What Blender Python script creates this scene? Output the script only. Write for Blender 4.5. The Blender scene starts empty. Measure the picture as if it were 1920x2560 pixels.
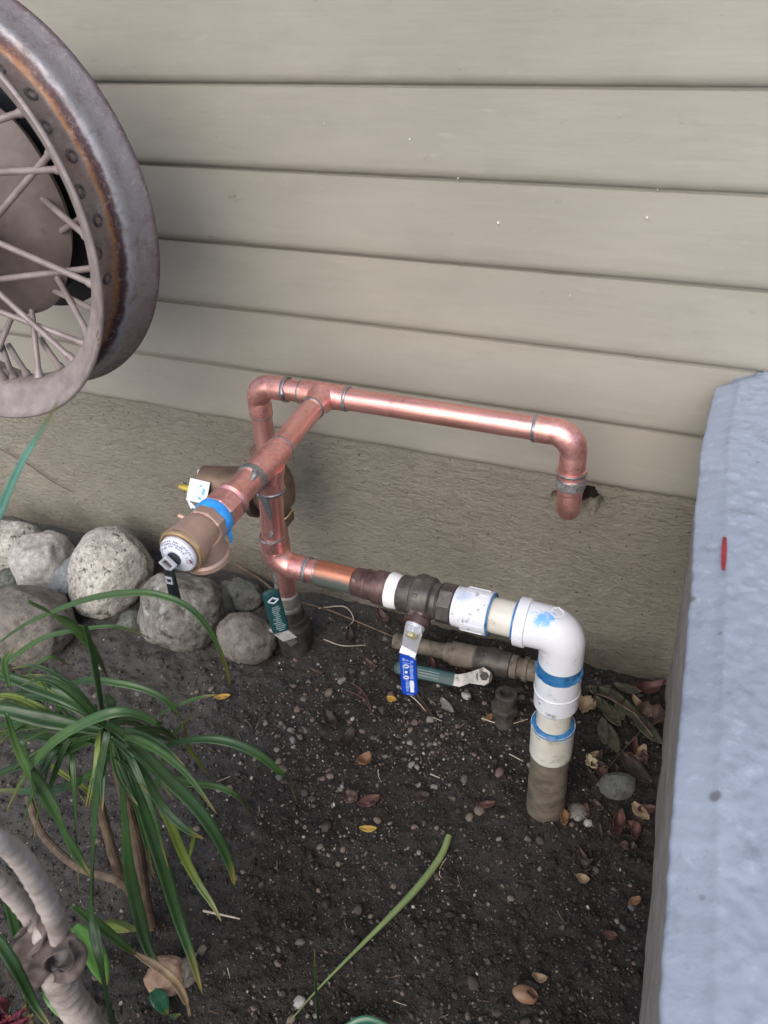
import bpy, bmesh, math, random
import numpy as np
from mathutils import Vector, Matrix, noise as mnoise

SC = bpy.context.scene
COL = SC.collection
rng = random.Random(7)
nrg = np.random.default_rng(11)

# ------------------------------------------------------------------ camera
CAMPOS = np.array([0.0, 0.0, 1.426])
FPX = 2050.0                                # focal length in pixels of the 1920 x 2560 frame
PXS = 1920 / 1659.0
def cam_axes(yaw, pit, rol):
    cy, sy, cp, sp, cr, sr = math.cos(yaw), math.sin(yaw), math.cos(pit), math.sin(pit), math.cos(rol), math.sin(rol)
    F = np.array([-sy * cp, cy * cp, -sp]); R0 = np.array([cy, sy, 0.0]); U0 = np.cross(R0, F)
    return cr * R0 + sr * U0, -sr * R0 + cr * U0, F
RX, UX, FX = cam_axes(math.radians(25.7), math.radians(36.1), math.radians(-4.15))
cam_data = bpy.data.cameras.new('camera')
cam = bpy.data.objects.new('camera', cam_data); COL.objects.link(cam)
m = Matrix.Identity(4)
for i in range(3):
    m[i][0], m[i][1], m[i][2], m[i][3] = RX[i], UX[i], -FX[i], CAMPOS[i]
cam.matrix_world = m
cam_data.sensor_fit = 'VERTICAL'; cam_data.sensor_height = 36.0
cam_data.lens = FPX / 2560 * 36.0
cam_data.clip_start = 0.02; cam_data.clip_end = 500
cam_data.dof.use_dof = True; cam_data.dof.focus_distance = 1.62; cam_data.dof.aperture_fstop = 8.5
SC.camera = cam

# ------------------------------------------------------------------ light
SUN_EL, SUN_AZ = math.radians(42), math.radians(177)      # azimuth of the sun, clockwise from +Y
w = bpy.data.worlds.new('World'); SC.world = w; w.use_nodes = True
wn = w.node_tree; bg = wn.nodes['Background']
sky = wn.nodes.new('ShaderNodeTexSky'); sky.sky_type = 'NISHITA'; sky.sun_disc = False
sky.sun_elevation = SUN_EL; sky.sun_rotation = SUN_AZ
sky.air_density = 1.0; sky.dust_density = 2.2; sky.ozone_density = 1.0
wn.links.new(sky.outputs[0], bg.inputs[0]); bg.inputs[1].default_value = 0.142
sd = bpy.data.lights.new('sun', 'SUN'); sd.energy = 1.0; sd.angle = math.radians(50); sd.color = (1.0, 0.97, 0.93)
sun = bpy.data.objects.new('sun', sd); COL.objects.link(sun)
sdir = Vector((math.sin(SUN_AZ) * math.cos(SUN_EL), math.cos(SUN_AZ) * math.cos(SUN_EL), math.sin(SUN_EL)))
sun.rotation_euler = sdir.to_track_quat('Z', 'Y').to_euler()
SC.view_settings.view_transform = 'Standard'; SC.view_settings.look = 'None'
SC.view_settings.exposure = 0.68; SC.view_settings.gamma = 1.0
SC.view_settings.use_curve_mapping = False
SC.render.engine = 'CYCLES'
SC.cycles.use_denoising = True
SC.cycles.max_bounces = 8

# ------------------------------------------------------------------ helpers
def ray(x, y):
    return FX * FPX + RX * (x * PXS - 960) + UX * (1280 - y * PXS)
def at(x, y, X=None, Y=None, Z=None):
    """A point seen in the photograph, put at its measured depth in the place."""
    v = ray(x, y)
    t = X / v[0] if X is not None else (Y / v[1] if Y is not None else (Z - CAMPOS[2]) / v[2])
    return CAMPOS + v * t
def px_size(P, n):
    """metres that n photo pixels (1659 wide) span at P"""
    return n * PXS / FPX * float((np.array(P) - CAMPOS) @ FX)

ORG = {}
def tag(o, label=None, cat=None, group=None, kind=None):
    for k, v in (('label', label), ('category', cat), ('group', group), ('kind', kind)):
        if v: o[k] = v
    return o
def thing(name, loc, label, cat, group=None):
    o = bpy.data.objects.new(name, None); COL.objects.link(o); o.empty_display_size = 0.05
    o.location = loc; ORG[o.name] = np.array(loc, float)
    return tag(o, label, cat, group)

class MB:
    def __init__(s): s.v = []; s.f = []; s.mi = []
    def add(s, vs, fs, mi=0):
        b = len(s.v); s.v += [tuple(map(float, p)) for p in vs]
        s.f += [tuple(b + i for i in f) for f in fs]; s.mi += [mi] * len(fs); return b
    def build(s, name, mats, parent=None, loc=None, smooth=True, angle=25, bevel=0, sub=0):
        me = bpy.data.meshes.new(name)
        if parent is not None: org = ORG[parent.name]
        elif loc is not None: org = np.array(loc, float)
        else: org = np.zeros(3)
        vs = np.array(s.v) - org
        me.from_pydata(vs.tolist(), [], s.f)
        if not isinstance(mats, (list, tuple)): mats = [mats]
        for mm in mats: me.materials.append(mm)
        if len(mats) > 1: me.polygons.foreach_set('material_index', s.mi)
        bm = bmesh.new(); bm.from_mesh(me); bmesh.ops.recalc_face_normals(bm, faces=bm.faces[:]); bm.to_mesh(me); bm.free()
        if smooth:
            me.polygons.foreach_set('use_smooth', [True] * len(me.polygons))
            me.set_sharp_from_angle(angle=math.radians(angle))
        me.update()
        o = bpy.data.objects.new(name, me); COL.objects.link(o)
        ORG[o.name] = org
        if parent is not None: o.parent = parent
        else: o.location = org
        if bevel:
            b = o.modifiers.new('bevel', 'BEVEL'); b.width = bevel; b.segments = 2; b.limit_method = 'ANGLE'
        if sub:
            b = o.modifiers.new('sub', 'SUBSURF'); b.levels = sub; b.render_levels = sub
        return o

def nrm(a):
    a = np.array(a, float); return a / np.linalg.norm(a)
def perp(a):
    a = nrm(a); h = np.array([0, 0, 1.0]) if abs(a[2]) < 0.9 else np.array([1.0, 0, 0])
    u = nrm(np.cross(a, h)); return u, np.cross(a, u)
def lathe(mb, P0, axis, prof, n=28, mi=0, caps=(True, True), sides=None, phase=0.0, jit=0.0):
    """revolve (t, r) profile round axis; sides=6 gives a hexagon"""
    P0 = np.array(P0, float); a = nrm(axis); u, v = perp(a)
    if sides: n = sides
    vs = []
    for t, r in prof:
        for k in range(n):
            th = phase + 2 * math.pi * k / n
            rr = r * (1 + (nrg.normal() * jit if jit else 0))
            vs.append(P0 + a * t + (u * math.cos(th) + v * math.sin(th)) * rr)
    fs = []
    for i in range(len(prof) - 1):
        for k in range(n):
            k2 = (k + 1) % n
            fs.append((i * n + k, i * n + k2, (i + 1) * n + k2, (i + 1) * n + k))
    if caps[0]: fs.append(tuple(range(n - 1, -1, -1)))
    if caps[1]: fs.append(tuple((len(prof) - 1) * n + k for k in range(n)))
    mb.add(vs, fs, mi)
def tube(mb, pts, rad, n=16, mi=0, caps=True, up=None):
    pts = [np.array(p, float) for p in pts]
    if not hasattr(rad, '__len__'): rad = [rad] * len(pts)
    vs = []; u = None
    for i, p in enumerate(pts):
        d = nrm(pts[min(i + 1, len(pts) - 1)] - pts[max(i - 1, 0)])
        if u is None: u, v = perp(d)
        u = nrm(u - d * (u @ d)); v = np.cross(d, u)
        for k in range(n):
            th = 2 * math.pi * k / n
            vs.append(p + (u * math.cos(th) + v * math.sin(th)) * rad[i])
    fs = [(i * n + k, i * n + (k + 1) % n, (i + 1) * n + (k + 1) % n, (i + 1) * n + k) for i in range(len(pts) - 1) for k in range(n)]
    if caps: fs += [tuple(range(n - 1, -1, -1)), tuple((len(pts) - 1) * n + k for k in range(n))]
    mb.add(vs, fs, mi)
def spline(pts, n):
    """Catmull-Rom through pts"""
    P = [np.array(p, float) for p in pts]; P = [2 * P[0] - P[1]] + P + [2 * P[-1] - P[-2]]
    out = []; segs = len(P) - 3
    for i in range(n):
        s = i / (n - 1) * segs; k = min(int(s), segs - 1); t = s - k
        a, b, c, d = P[k:k + 4]
        out.append(0.5 * (2 * b + (c - a) * t + (2 * a - 5 * b + 4 * c - d) * t * t + (3 * b - 3 * c + d - a) * t ** 3))
    return out
def box(mb, c, half, ax=None, mi=0):
    c = np.array(c, float)
    ax = np.eye(3) if ax is None else np.array([nrm(a) for a in ax])
    vs = [c + ax[0] * half[0] * sx + ax[1] * half[1] * sy + ax[2] * half[2] * sz for sx in (-1, 1) for sy in (-1, 1) for sz in (-1, 1)]
    mb.add(vs, [(0, 1, 3, 2), (4, 6, 7, 5), (0, 4, 5, 1), (2, 3, 7, 6), (0, 2, 6, 4), (1, 5, 7, 3)], mi)
def arc_pts(P, d_in, d_out, r, n=9):
    """centre line of a 90 degree bend whose corner is P: comes in along d_in, leaves along d_out"""
    P = np.array(P, float); a = nrm(d_in); b = nrm(d_out); C = P - a * r + b * r
    return [C - b * r * math.cos(t) + a * r * math.sin(t) for t in np.linspace(0, math.pi / 2, n)]

# ------------------------------------------------------------------ materials
def lin(c):
    return tuple((x / 12.92 if x <= 0.04045 else ((x + 0.055) / 1.055) ** 2.4) for x in c) + (1.0,)
def C255(r, g, b): return lin((r / 255, g / 255, b / 255))
class Mat:
    def __init__(s, name):
        s.m = bpy.data.materials.new(name); s.m.use_nodes = True; s.t = s.m.node_tree; s.N = s.t.nodes; s.L = s.t.links
        s.b = s.N['Principled BSDF']; s.tc = s.N.new('ShaderNodeTexCoord')
    def coord(s, stretch=(1, 1, 1), rot=(0, 0, 0)):
        mp = s.N.new('ShaderNodeMapping'); mp.inputs['Scale'].default_value = stretch; mp.inputs['Rotation'].default_value = rot
        s.L.new(s.tc.outputs['Object'], mp.inputs['Vector']); return mp.outputs[0]
    def noise(s, scale, detail=4, rough=0.55, stretch=(1, 1, 1), dist=0.0):
        n = s.N.new('ShaderNodeTexNoise'); n.inputs['Scale'].default_value = scale; n.inputs['Detail'].default_value = detail
        n.inputs['Roughness'].default_value = rough; n.inputs['Distortion'].default_value = dist
        s.L.new(s.coord(stretch), n.inputs['Vector']); return n.outputs['Fac']
    def vor(s, scale, stretch=(1, 1, 1), out='Distance'):
        n = s.N.new('ShaderNodeTexVoronoi'); n.inputs['Scale'].default_value = scale
        s.L.new(s.coord(stretch), n.inputs['Vector']); return n.outputs[out]
    def ramp(s, fac, stops, mode='LINEAR'):
        r = s.N.new('ShaderNodeValToRGB'); e = r.color_ramp.elements; r.color_ramp.interpolation = mode
        while len(e) < len(stops): e.new(0.5)
        for el, (p, c) in zip(e, stops):
            el.position = p; el.color = c if hasattr(c, '__len__') else (c, c, c, 1)
        s.L.new(fac, r.inputs[0]); return r.outputs[0]
    def mix(s, fac, a, b, blend='MIX'):
        x = s.N.new('ShaderNodeMix'); x.data_type = 'RGBA'; x.blend_type = blend
        for sock, val in ((x.inputs[0], fac), (x.inputs[6], a), (x.inputs[7], b)):
            if isinstance(val, bpy.types.NodeSocket): s.L.new(val, sock)
            else: sock.default_value = val
        return x.outputs[2]
    def math(s, op, a, b=0.0):
        x = s.N.new('ShaderNodeMath'); x.operation = op
        for sock, val in ((x.inputs[0], a), (x.inputs[1], b)):
            if isinstance(val, bpy.types.NodeSocket): s.L.new(val, sock)
            else: sock.default_value = val
        return x.outputs[0]
    def sep(s):
        x = s.N.new('ShaderNodeSeparateXYZ'); s.L.new(s.tc.outputs['Object'], x.inputs[0]); return x.outputs
    def set(s, k, v):
        if isinstance(v, bpy.types.NodeSocket): s.L.new(v, s.b.inputs[k])
        else: s.b.inputs[k].default_value = v
        return s
    def bump(s, *hs):
        prev = None
        for h, dist, st in hs:
            n = s.N.new('ShaderNodeBump'); n.inputs['Distance'].default_value = dist; n.inputs['Strength'].default_value = st
            s.L.new(h, n.inputs['Height'])
            if prev: s.L.new(prev, n.inputs['Normal'])
            prev = n.outputs[0]
        s.L.new(prev, s.b.inputs['Normal']); return s

def simple(name, c1, c2, scale=20, rough=0.5, metal=0.0, stretch=(1, 1, 1), bump=None, spots=(), rough2=None, spec=0.5):
    M = Mat(name)
    col = M.ramp(M.noise(scale, 5, 0.6, stretch), [(0.36, c1), (0.64, c2)])
    for c, sc, lo, hi in spots:
        col = M.mix(M.ramp(M.noise(sc, 4, 0.6), [(lo, 0.0), (hi, 1.0)]), col, c)
    M.set('Base Color', col).set('Metallic', metal).set('Specular IOR Level', spec)
    if rough2 is not None:
        M.set('Roughness', M.ramp(M.noise(scale * 1.7, 4, 0.6, stretch), [(0.35, rough), (0.65, rough2)]))
    else: M.set('Roughness', rough)
    if bump: M.bump((M.noise(bump[0], 5, 0.65, stretch), bump[1], bump[2]))
    return M.m

# painted siding
M = Mat('taupe_siding_paint')
c = M.ramp(M.noise(2.2, 5, 0.6, (0.7, 1, 1.6)), [(0.33, (0.283, 0.262, 0.219, 1)), (0.67, (0.348, 0.321, 0.272, 1))])
c = M.mix(M.ramp(M.noise(9, 6, 0.7, (0.5, 1, 2.2)), [(0.52, 0.0), (0.75, 0.5)]), c, (0.245, 0.232, 0.19, 1))
c = M.mix(M.ramp(M.noise(38, 5, 0.7, (0.35, 1, 1.5)), [(0.60, 0.0), (0.72, 0.55)]), c, (0.365, 0.338, 0.287, 1))
c = M.mix(M.ramp(M.noise(30, 7, 0.8, (0.6, 1, 1.2), 0.4), [(0.635, 0.0), (0.69, 0.7)]), c, (0.17, 0.155, 0.125, 1))
M.set('Base Color', c).set('Roughness', M.ramp(M.noise(6, 4), [(0.3, 0.42), (0.7, 0.6)])).set('Specular IOR Level', 0.4)
M.bump((M.noise(5, 3, 0.5, (0.35, 1, 1.6)), 0.006, 0.45), (M.noise(60, 4, 0.6, (0.15, 1, 1.4)), 0.0016, 0.35), (M.noise(22, 6, 0.75), 0.002, 0.25))
m_siding = M.m
# painted rough foundation
M = Mat('painted_rough_cement')
c = M.ramp(M.noise(3.0, 6, 0.65), [(0.3, (0.250, 0.226, 0.178, 1)), (0.7, (0.345, 0.316, 0.256, 1))])
c = M.mix(M.ramp(M.noise(60, 6, 0.75, (0.75, 1, 1.2)), [(0.52, 0.0), (0.68, 0.6)]), c, (0.185, 0.164, 0.125, 1))
c = M.mix(M.ramp(M.noise(95, 5, 0.75, (0.6, 1, 1.2)), [(0.56, 0.0), (0.68, 0.6)]), c, (0.35, 0.325, 0.262, 1))
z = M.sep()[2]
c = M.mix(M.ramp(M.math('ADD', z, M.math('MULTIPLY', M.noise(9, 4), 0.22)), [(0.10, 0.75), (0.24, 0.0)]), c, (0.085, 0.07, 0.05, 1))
c = M.mix(M.ramp(M.vor(38), [(0.07, 0.8), (0.11, 0.0)]), c, (0.07, 0.06, 0.047, 1))
c = M.mix(M.ramp(M.noise(45, 7, 0.85, (0.8, 1, 1.1), 0.5), [(0.60, 0.0), (0.66, 0.75)]), c, (0.10, 0.088, 0.066, 1))
c = M.mix(M.ramp(M.noise(120, 2, 0.5), [(0.74, 0.0), (0.78, 0.8)]), c, (0.5, 0.47, 0.40, 1))
M.set('Base Color', c).set('Roughness', 0.78).set('Specular IOR Level', 0.3)
M.bump((M.noise(22, 6, 0.7, (0.8, 1, 1.1)), 0.007, 0.5), (M.noise(75, 5, 0.7, (0.7, 1, 1.3)), 0.011, 1.0), (M.noise(200, 3, 0.7), 0.003, 0.8))
m_found = M.m
m_dark = simple('dark_gap_and_hole_shade', (0.02, 0.018, 0.014, 1), (0.03, 0.026, 0.02, 1), 30, 0.9)
m_fleck = simple('white_paint_fleck', (0.75, 0.74, 0.70, 1), (0.85, 0.84, 0.8, 1), 60, 0.6)
# block
M = Mat('blue_grey_paint')
c = M.ramp(M.noise(3.5, 5, 0.6), [(0.3, (0.272, 0.310, 0.378, 1)), (0.7, (0.355, 0.398, 0.475, 1))])
c = M.mix(M.ramp(M.noise(17, 6, 0.75), [(0.55, 0.0), (0.66, 0.55)]), c, (0.195, 0.22, 0.27, 1))
c = M.mix(M.ramp(M.noise(55, 6, 0.8), [(0.55, 0.0), (0.68, 0.6)]), c, (0.45, 0.50, 0.59, 1))
c = M.mix(M.ramp(M.vor(11), [(0.055, 0.85), (0.085, 0.0)]), c, (0.15, 0.145, 0.15, 1))
c = M.mix(M.ramp(M.vor(27), [(0.06, 0.7), (0.10, 0.0)]), c, (0.19, 0.19, 0.205, 1))
M.set('Base Color', c).set('Roughness', 0.62)
M.bump((M.noise(20, 5, 0.65), 0.005, 0.45), (M.noise(90, 4, 0.65), 0.0014, 0.35))
m_block = M.m
M = Mat('bare_stained_concrete')
c = M.ramp(M.noise(14, 6, 0.7, (1, 0.6, 1)), [(0.3, (0.205, 0.172, 0.15, 1)), (0.7, (0.40, 0.355, 0.322, 1))])
c = M.mix(M.ramp(M.noise(60, 5, 0.7), [(0.55, 0.0), (0.75, 0.7)]), c, (0.17, 0.15, 0.135, 1))
M.set('Base Color', c).set('Roughness', 0.85); M.bump((M.noise(50, 6, 0.7), 0.006, 0.6))
m_base = M.m
m_red = simple('red_paint_stroke', (0.33, 0.03, 0.045, 1), (0.24, 0.02, 0.035, 1), 60, 0.5)
# soil
M = Mat('dark_soil')
c = M.ramp(M.noise(7, 6, 0.7), [(0.34, (0.0155, 0.0128, 0.011, 1)), (0.66, (0.052, 0.044, 0.037, 1))])
c = M.mix(M.ramp(M.noise(110, 5, 0.75), [(0.5, 0.0), (0.72, 0.8)]), c, (0.082, 0.072, 0.063, 1))
c = M.mix(M.ramp(M.noise(190, 4, 0.7), [(0.40, 0.8), (0.5, 0.0)]), c, (0.010, 0.0085, 0.0075, 1))
sx_ = M.sep(); lf = M.math('ADD', M.math('MULTIPLY', sx_[0], -1.0), M.math('MULTIPLY', M.noise(4, 4), 0.5))
c = M.mix(M.ramp(M.math('MULTIPLY', lf, 0.5), [(0.42, 0.0), (0.60, 0.62)]), c, (0.115, 0.107, 0.098, 1))
c = M.mix(M.ramp(M.vor(230), [(0.10, 0.6), (0.17, 0.0)]), c, (0.20, 0.18, 0.16, 1))
M.set('Base Color', c).set('Roughness', M.ramp(M.noise(40, 5, 0.7), [(0.36, 0.5), (0.6, 0.95)])).set('Specular IOR Level', 0.4)
M.bump((M.noise(90, 7, 0.75), 0.010, 0.8), (M.noise(420, 4, 0.7), 0.003, 0.8))
m_soil = M.m
m_ground = simple('garden_ground', (0.10, 0.09, 0.07, 1), (0.16, 0.15, 0.12, 1), 1.5, 0.9)
def stone_random(name, island):
    M = Mat(name)
    if island:
        g = M.N.new('ShaderNodeNewGeometry'); r = g.outputs['Random Per Island']
    else:
        g = M.N.new('ShaderNodeObjectInfo'); r = g.outputs['Random']
    if island == 2:
        st = [(0, (0.013, 0.010, 0.008, 1)), (0.45, (0.028, 0.022, 0.018, 1)), (0.75, (0.05, 0.041, 0.034, 1)), (0.93, (0.09, 0.075, 0.06, 1)), (1, (0.2, 0.17, 0.14, 1))]
    else:
        st = [(0, (0.05, 0.043, 0.04, 1)), (0.2, (0.11, 0.09, 0.075, 1)), (0.38, (0.19, 0.15, 0.12, 1)), (0.52, (0.2, 0.125, 0.10, 1)), (0.66, (0.14, 0.14, 0.135, 1)), (0.80, (0.28, 0.24, 0.20, 1)), (0.92, (0.42, 0.38, 0.33, 1)), (1, (0.6, 0.58, 0.54, 1))]
    c = M.ramp(r, st)
    c = M.mix(M.ramp(M.noise(160, 5, 0.7), [(0.42, 0.0), (0.68, 0.75)]), c, (0.035, 0.028, 0.024, 1))
    M.set('Base Color', c).set('Roughness', 0.62); M.bump((M.noise(300, 3), 0.001, 0.4))
    return M.m
m_pebble = stone_random('pebble_stone', 0); m_gravel = stone_random('gravel_stone', 1); m_crumb = stone_random('soil_crumb', 2)
# copper and friends
def copper_mat(name, stretch, spots=True, c1=(0.74, 0.335, 0.30, 1), c2=(0.90, 0.48, 0.44, 1), patina=0.0):
    M = Mat(name)
    c = M.ramp(M.noise(28, 5, 0.6, stretch), [(0.32, c1), (0.68, c2)])
    c = M.mix(M.ramp(M.noise(260, 3, 0.6, tuple(0.5 * q if q == 1 else 0.03 for q in stretch)), [(0.46, 0.0), (0.60, 0.8)]), c, tuple(q * 1.12 for q in c2[:3]) + (1,))
    c = M.mix(M.ramp(M.noise(11, 4, 0.6), [(0.5, 0.0), (0.72, 0.6)]), c, (0.82, 0.42, 0.30, 1))
    c = M.mix(M.ramp(M.noise(17, 5, 0.7), [(0.56, 0.0), (0.72, 0.42)]), c, (0.50, 0.22, 0.165, 1))
    c = M.mix(M.ramp(M.noise(90, 5, 0.7), [(0.58, 0.0), (0.70, 0.6)]), c, (0.36, 0.15, 0.12, 1))
    if patina:
        zz = M.math('ADD', M.sep()[2], M.math('MULTIPLY', M.noise(25, 4), 0.012))
        f = M.ramp(M.math('SUBTRACT', M.math('ADD', zz, 0.0), patina), [(0.0, 1.0), (0.012, 0.0)])
        c = M.mix(f, c, (0.10, 0.115, 0.10, 1)); M.set('Metallic', M.ramp(f, [(0.0, 0.85), (1.0, 0.1)]))
    else: M.set('Metallic', 0.88)
    M.set('Base Color', c)
    M.set('Roughness', M.ramp(M.noise(50, 5, 0.65, stretch), [(0.3, 0.29), (0.7, 0.50)]))
    M.bump((M.noise(150, 3, 0.6, stretch), 0.0006, 0.5))
    return M.m
m_cux = copper_mat('brushed_copper_along_x', (0.12, 1, 1)); m_cuy = copper_mat('brushed_copper_along_y', (1, 0.12, 1)); m_cuz = copper_mat('brushed_copper_along_z', (1, 1, 0.12))
m_cufit = copper_mat('cast_copper_fitting', (1, 1, 1), True, (0.74, 0.33, 0.30, 1), (0.90, 0.47, 0.43, 1))
m_cuold = copper_mat('tarnished_copper', (0.2, 1, 1), True, (0.50, 0.18, 0.10, 1), (0.62, 0.26, 0.16, 1), patina=0.4995)
m_solder = simple('grey_solder', (0.23, 0.235, 0.24, 1), (0.42, 0.43, 0.44, 1), 70, 0.38, 0.8, bump=(120, 0.001, 0.7))
m_solderm = simple('smeared_flux', (0.16, 0.15, 0.15, 1), (0.42, 0.42, 0.42, 1), 90, 0.5, 0.6, bump=(120, 0.001, 0.6))
m_bronze = simple('cast_bronze', (0.46, 0.30, 0.235, 1), (0.58, 0.40, 0.325, 1), 25, 0.42, 0.5, bump=(170, 0.0012, 0.5), rough2=0.55)
m_bronzedk = simple('dull_bronze', (0.17, 0.12, 0.085, 1), (0.30, 0.205, 0.15, 1), 18, 0.5, 0.6, bump=(120, 0.0015, 0.5))
m_gold = simple('bright_brass_lip', (0.72, 0.50, 0.26, 1), (0.82, 0.60, 0.34, 1), 40, 0.3, 0.85)
m_brownbrass = simple('brown_brass', (0.085, 0.045, 0.042, 1), (0.17, 0.11, 0.10, 1), 40, 0.45, 0.5, bump=(90, 0.0015, 0.5), spots=[((0.30, 0.27, 0.25, 1), 60, 0.58, 0.72)])
m_oldbrass = simple('dark_oxidised_brass', (0.062, 0.052, 0.047, 1), (0.135, 0.118, 0.105, 1), 30, 0.45, 0.45, bump=(80, 0.002, 0.6), spots=[((0.22, 0.2, 0.18, 1), 50, 0.62, 0.76)])
m_steel = simple('zinc_plated_steel', (0.52, 0.53, 0.56, 1), (0.66, 0.67, 0.71, 1), 30, 0.35, 0.4, bump=(120, 0.0008, 0.4))
m_dullsteel = simple('dull_dirty_steel', (0.24, 0.23, 0.215, 1), (0.36, 0.35, 0.335, 1), 40, 0.45, 0.5, bump=(90, 0.001, 0.5), spots=[((0.10, 0.08, 0.065, 1), 60, 0.55, 0.7)])
m_yellownut = simple('yellow_zinc_nut', (0.50, 0.46, 0.24, 1), (0.62, 0.58, 0.33, 1), 50, 0.4, 0.6)
m_blackmetal = simple('black_steel_key', (0.022, 0.026, 0.030, 1), (0.05, 0.056, 0.062, 1), 40, 0.3, 0.7)
m_galv = simple('dirty_galvanised_pipe', (0.13, 0.105, 0.078, 1), (0.235, 0.20, 0.155, 1), 20, 0.65, 0.15, bump=(60, 0.003, 0.6), spots=[((0.05, 0.04, 0.03, 1), 35, 0.52, 0.68)])
m_darkfit = simple('dirt_caked_fitting', (0.035, 0.03, 0.026, 1), (0.085, 0.075, 0.065, 1), 35, 0.6, 0.15, bump=(80, 0.003, 0.7))
m_pvc = simple('white_pvc', (0.69, 0.71, 0.75, 1), (0.77, 0.79, 0.83, 1), 6, 0.33, 0, bump=(60, 0.0008, 0.3), spots=[((0.30, 0.29, 0.30, 1), 60, 0.585, 0.68), ((0.50, 0.56, 0.68, 1), 24, 0.54, 0.72)])
M = Mat('white_pvc_with_blue_smear')
c = M.ramp(M.noise(6, 4), [(0.35, (0.72, 0.73, 0.77, 1)), (0.65, (0.8, 0.81, 0.85, 1))])
c = M.mix(M.ramp(M.noise(45, 5, 0.7), [(0.60, 0.0), (0.70, 0.7)]), c, (0.36, 0.35, 0.37, 1))
geo = M.N.new('ShaderNodeVectorMath'); geo.operation = 'DISTANCE'; M.L.new(M.tc.outputs['Object'], geo.inputs[0]); BLUE_AT = geo.inputs[1]
M.geo = geo
f = M.ramp(M.math('ADD', geo.outputs['Value'], M.math('MULTIPLY', M.noise(75, 5, 0.7, dist=0.6), 0.075)), [(0.046, 0.95), (0.056, 0.0)])
c = M.mix(f, c, (0.16, 0.42, 0.80, 1)); M.set('Base Color', c).set('Roughness', 0.33); M.bump((M.noise(60, 4), 0.0008, 0.3))
m_pvcblue = M.m
m_pvcold = simple('ivory_pvc', (0.60, 0.57, 0.49, 1), (0.72, 0.70, 0.64, 1), 12, 0.38, 0, spots=[((0.30, 0.26, 0.21, 1), 34, 0.55, 0.72), ((0.30, 0.42, 0.55, 1), 26, 0.60, 0.75)])
m_pvcdirt = simple('muddy_pvc', (0.105, 0.085, 0.063, 1), (0.20, 0.168, 0.13, 1), 26, 0.55, 0, stretch=(1, 1, 2), bump=(40, 0.002, 0.4), spots=[((0.06, 0.05, 0.04, 1), 22, 0.58, 0.75)])
m_primer = simple('blue_pvc_cement', (0.02, 0.13, 0.32, 1), (0.06, 0.23, 0.46, 1), 60, 0.35, 0, spots=[((0.01, 0.05, 0.12, 1), 70, 0.55, 0.7)])
m_teflon = simple('white_thread_tape', (0.78, 0.78, 0.76, 1), (0.85, 0.85, 0.84, 1), 60, 0.5)
m_bluetape = simple('bright_blue_thread_tape', (0.03, 0.30, 0.80, 1), (0.06, 0.42, 0.92, 1), 50, 0.4)
m_bluegrip = simple('blue_vinyl_grip', (0.004, 0.045, 0.36, 1), (0.006, 0.065, 0.45, 1), 20, 0.33)
m_greengrip = simple('green_vinyl_grip', (0.004, 0.042, 0.044, 1), (0.008, 0.066, 0.068, 1), 30, 0.45, spots=[((0.10, 0.12, 0.11, 1), 70, 0.62, 0.8)])
m_print = simple('white_print', (0.62, 0.66, 0.74, 1), (0.72, 0.76, 0.84, 1), 90, 0.5)
m_printsoft = simple('worn_white_print', (0.16, 0.24, 0.26, 1), (0.30, 0.40, 0.40, 1), 200, 0.5)
m_printblue = simple('worn_light_blue_print', (0.10, 0.20, 0.55, 1), (0.28, 0.38, 0.72, 1), 300, 0.5)
m_dial = simple('white_dial_plate', (0.62, 0.64, 0.72, 1), (0.74, 0.76, 0.83, 1), 25, 0.35, 0.1)
m_dialprint = simple('grey_dial_print', (0.26, 0.25, 0.31, 1), (0.40, 0.38, 0.44, 1), 200, 0.5)
m_dialred = simple('dark_red_print', (0.16, 0.03, 0.07, 1), (0.22, 0.05, 0.09, 1), 100, 0.5)
m_tag = simple('white_plastic_tag', (0.78, 0.82, 0.84, 1), (0.86, 0.89, 0.9, 1), 20, 0.4)
m_tagblue = simple('blue_tag_print', (0.12, 0.42, 0.72, 1), (0.25, 0.55, 0.8, 1), 100, 0.5)
m_tagfaint = simple('faint_blue_tag_print', (0.55, 0.68, 0.82, 1), (0.65, 0.75, 0.86, 1), 100, 0.5)
m_brasspin = simple('yellow_brass_screw', (0.72, 0.55, 0.10, 1), (0.82, 0.66, 0.18, 1), 50, 0.35, 0.5)
# wheel
M = Mat('rusty_rim_tread')
at_ = M.N.new('ShaderNodeAttribute'); at_.attribute_name = 'across'
y = M.math('ADD', at_.outputs['Fac'], M.math('MULTIPLY', M.math('SUBTRACT', M.noise(30, 6, 0.75), 0.5), 0.10))
c = M.ramp(y, [(0.0, (0.24, 0.20, 0.20, 1)), (0.12, (0.13, 0.085, 0.09, 1)), (0.24, (0.20, 0.155, 0.15, 1)), (0.42, (0.26, 0.205, 0.185, 1)), (0.565, (0.27, 0.20, 0.17, 1)), (0.594, (0.38, 0.19, 0.085, 1)), (0.610, (0.26, 0.12, 0.06, 1)), (0.635, (0.075, 0.03, 0.037, 1)), (0.672, (0.10, 0.065, 0.075, 1)), (0.70, (0.40, 0.38, 0.39, 1)), (0.745, (0.29, 0.275, 0.29, 1)), (0.79, (0.27, 0.25, 0.255, 1)), (0.90, (0.235, 0.21, 0.215, 1)), (0.96, (0.20, 0.165, 0.17, 1)), (1.0, (0.09, 0.05, 0.06, 1))])
c = M.mix(M.ramp(M.noise(34, 7, 0.8), [(0.48, 0.0), (0.64, 0.55)]), c, (0.12, 0.082, 0.072, 1))
c = M.mix(M.ramp(M.noise(95, 5, 0.8), [(0.54, 0.0), (0.66, 0.6)]), c, (0.36, 0.32, 0.305, 1))
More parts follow.
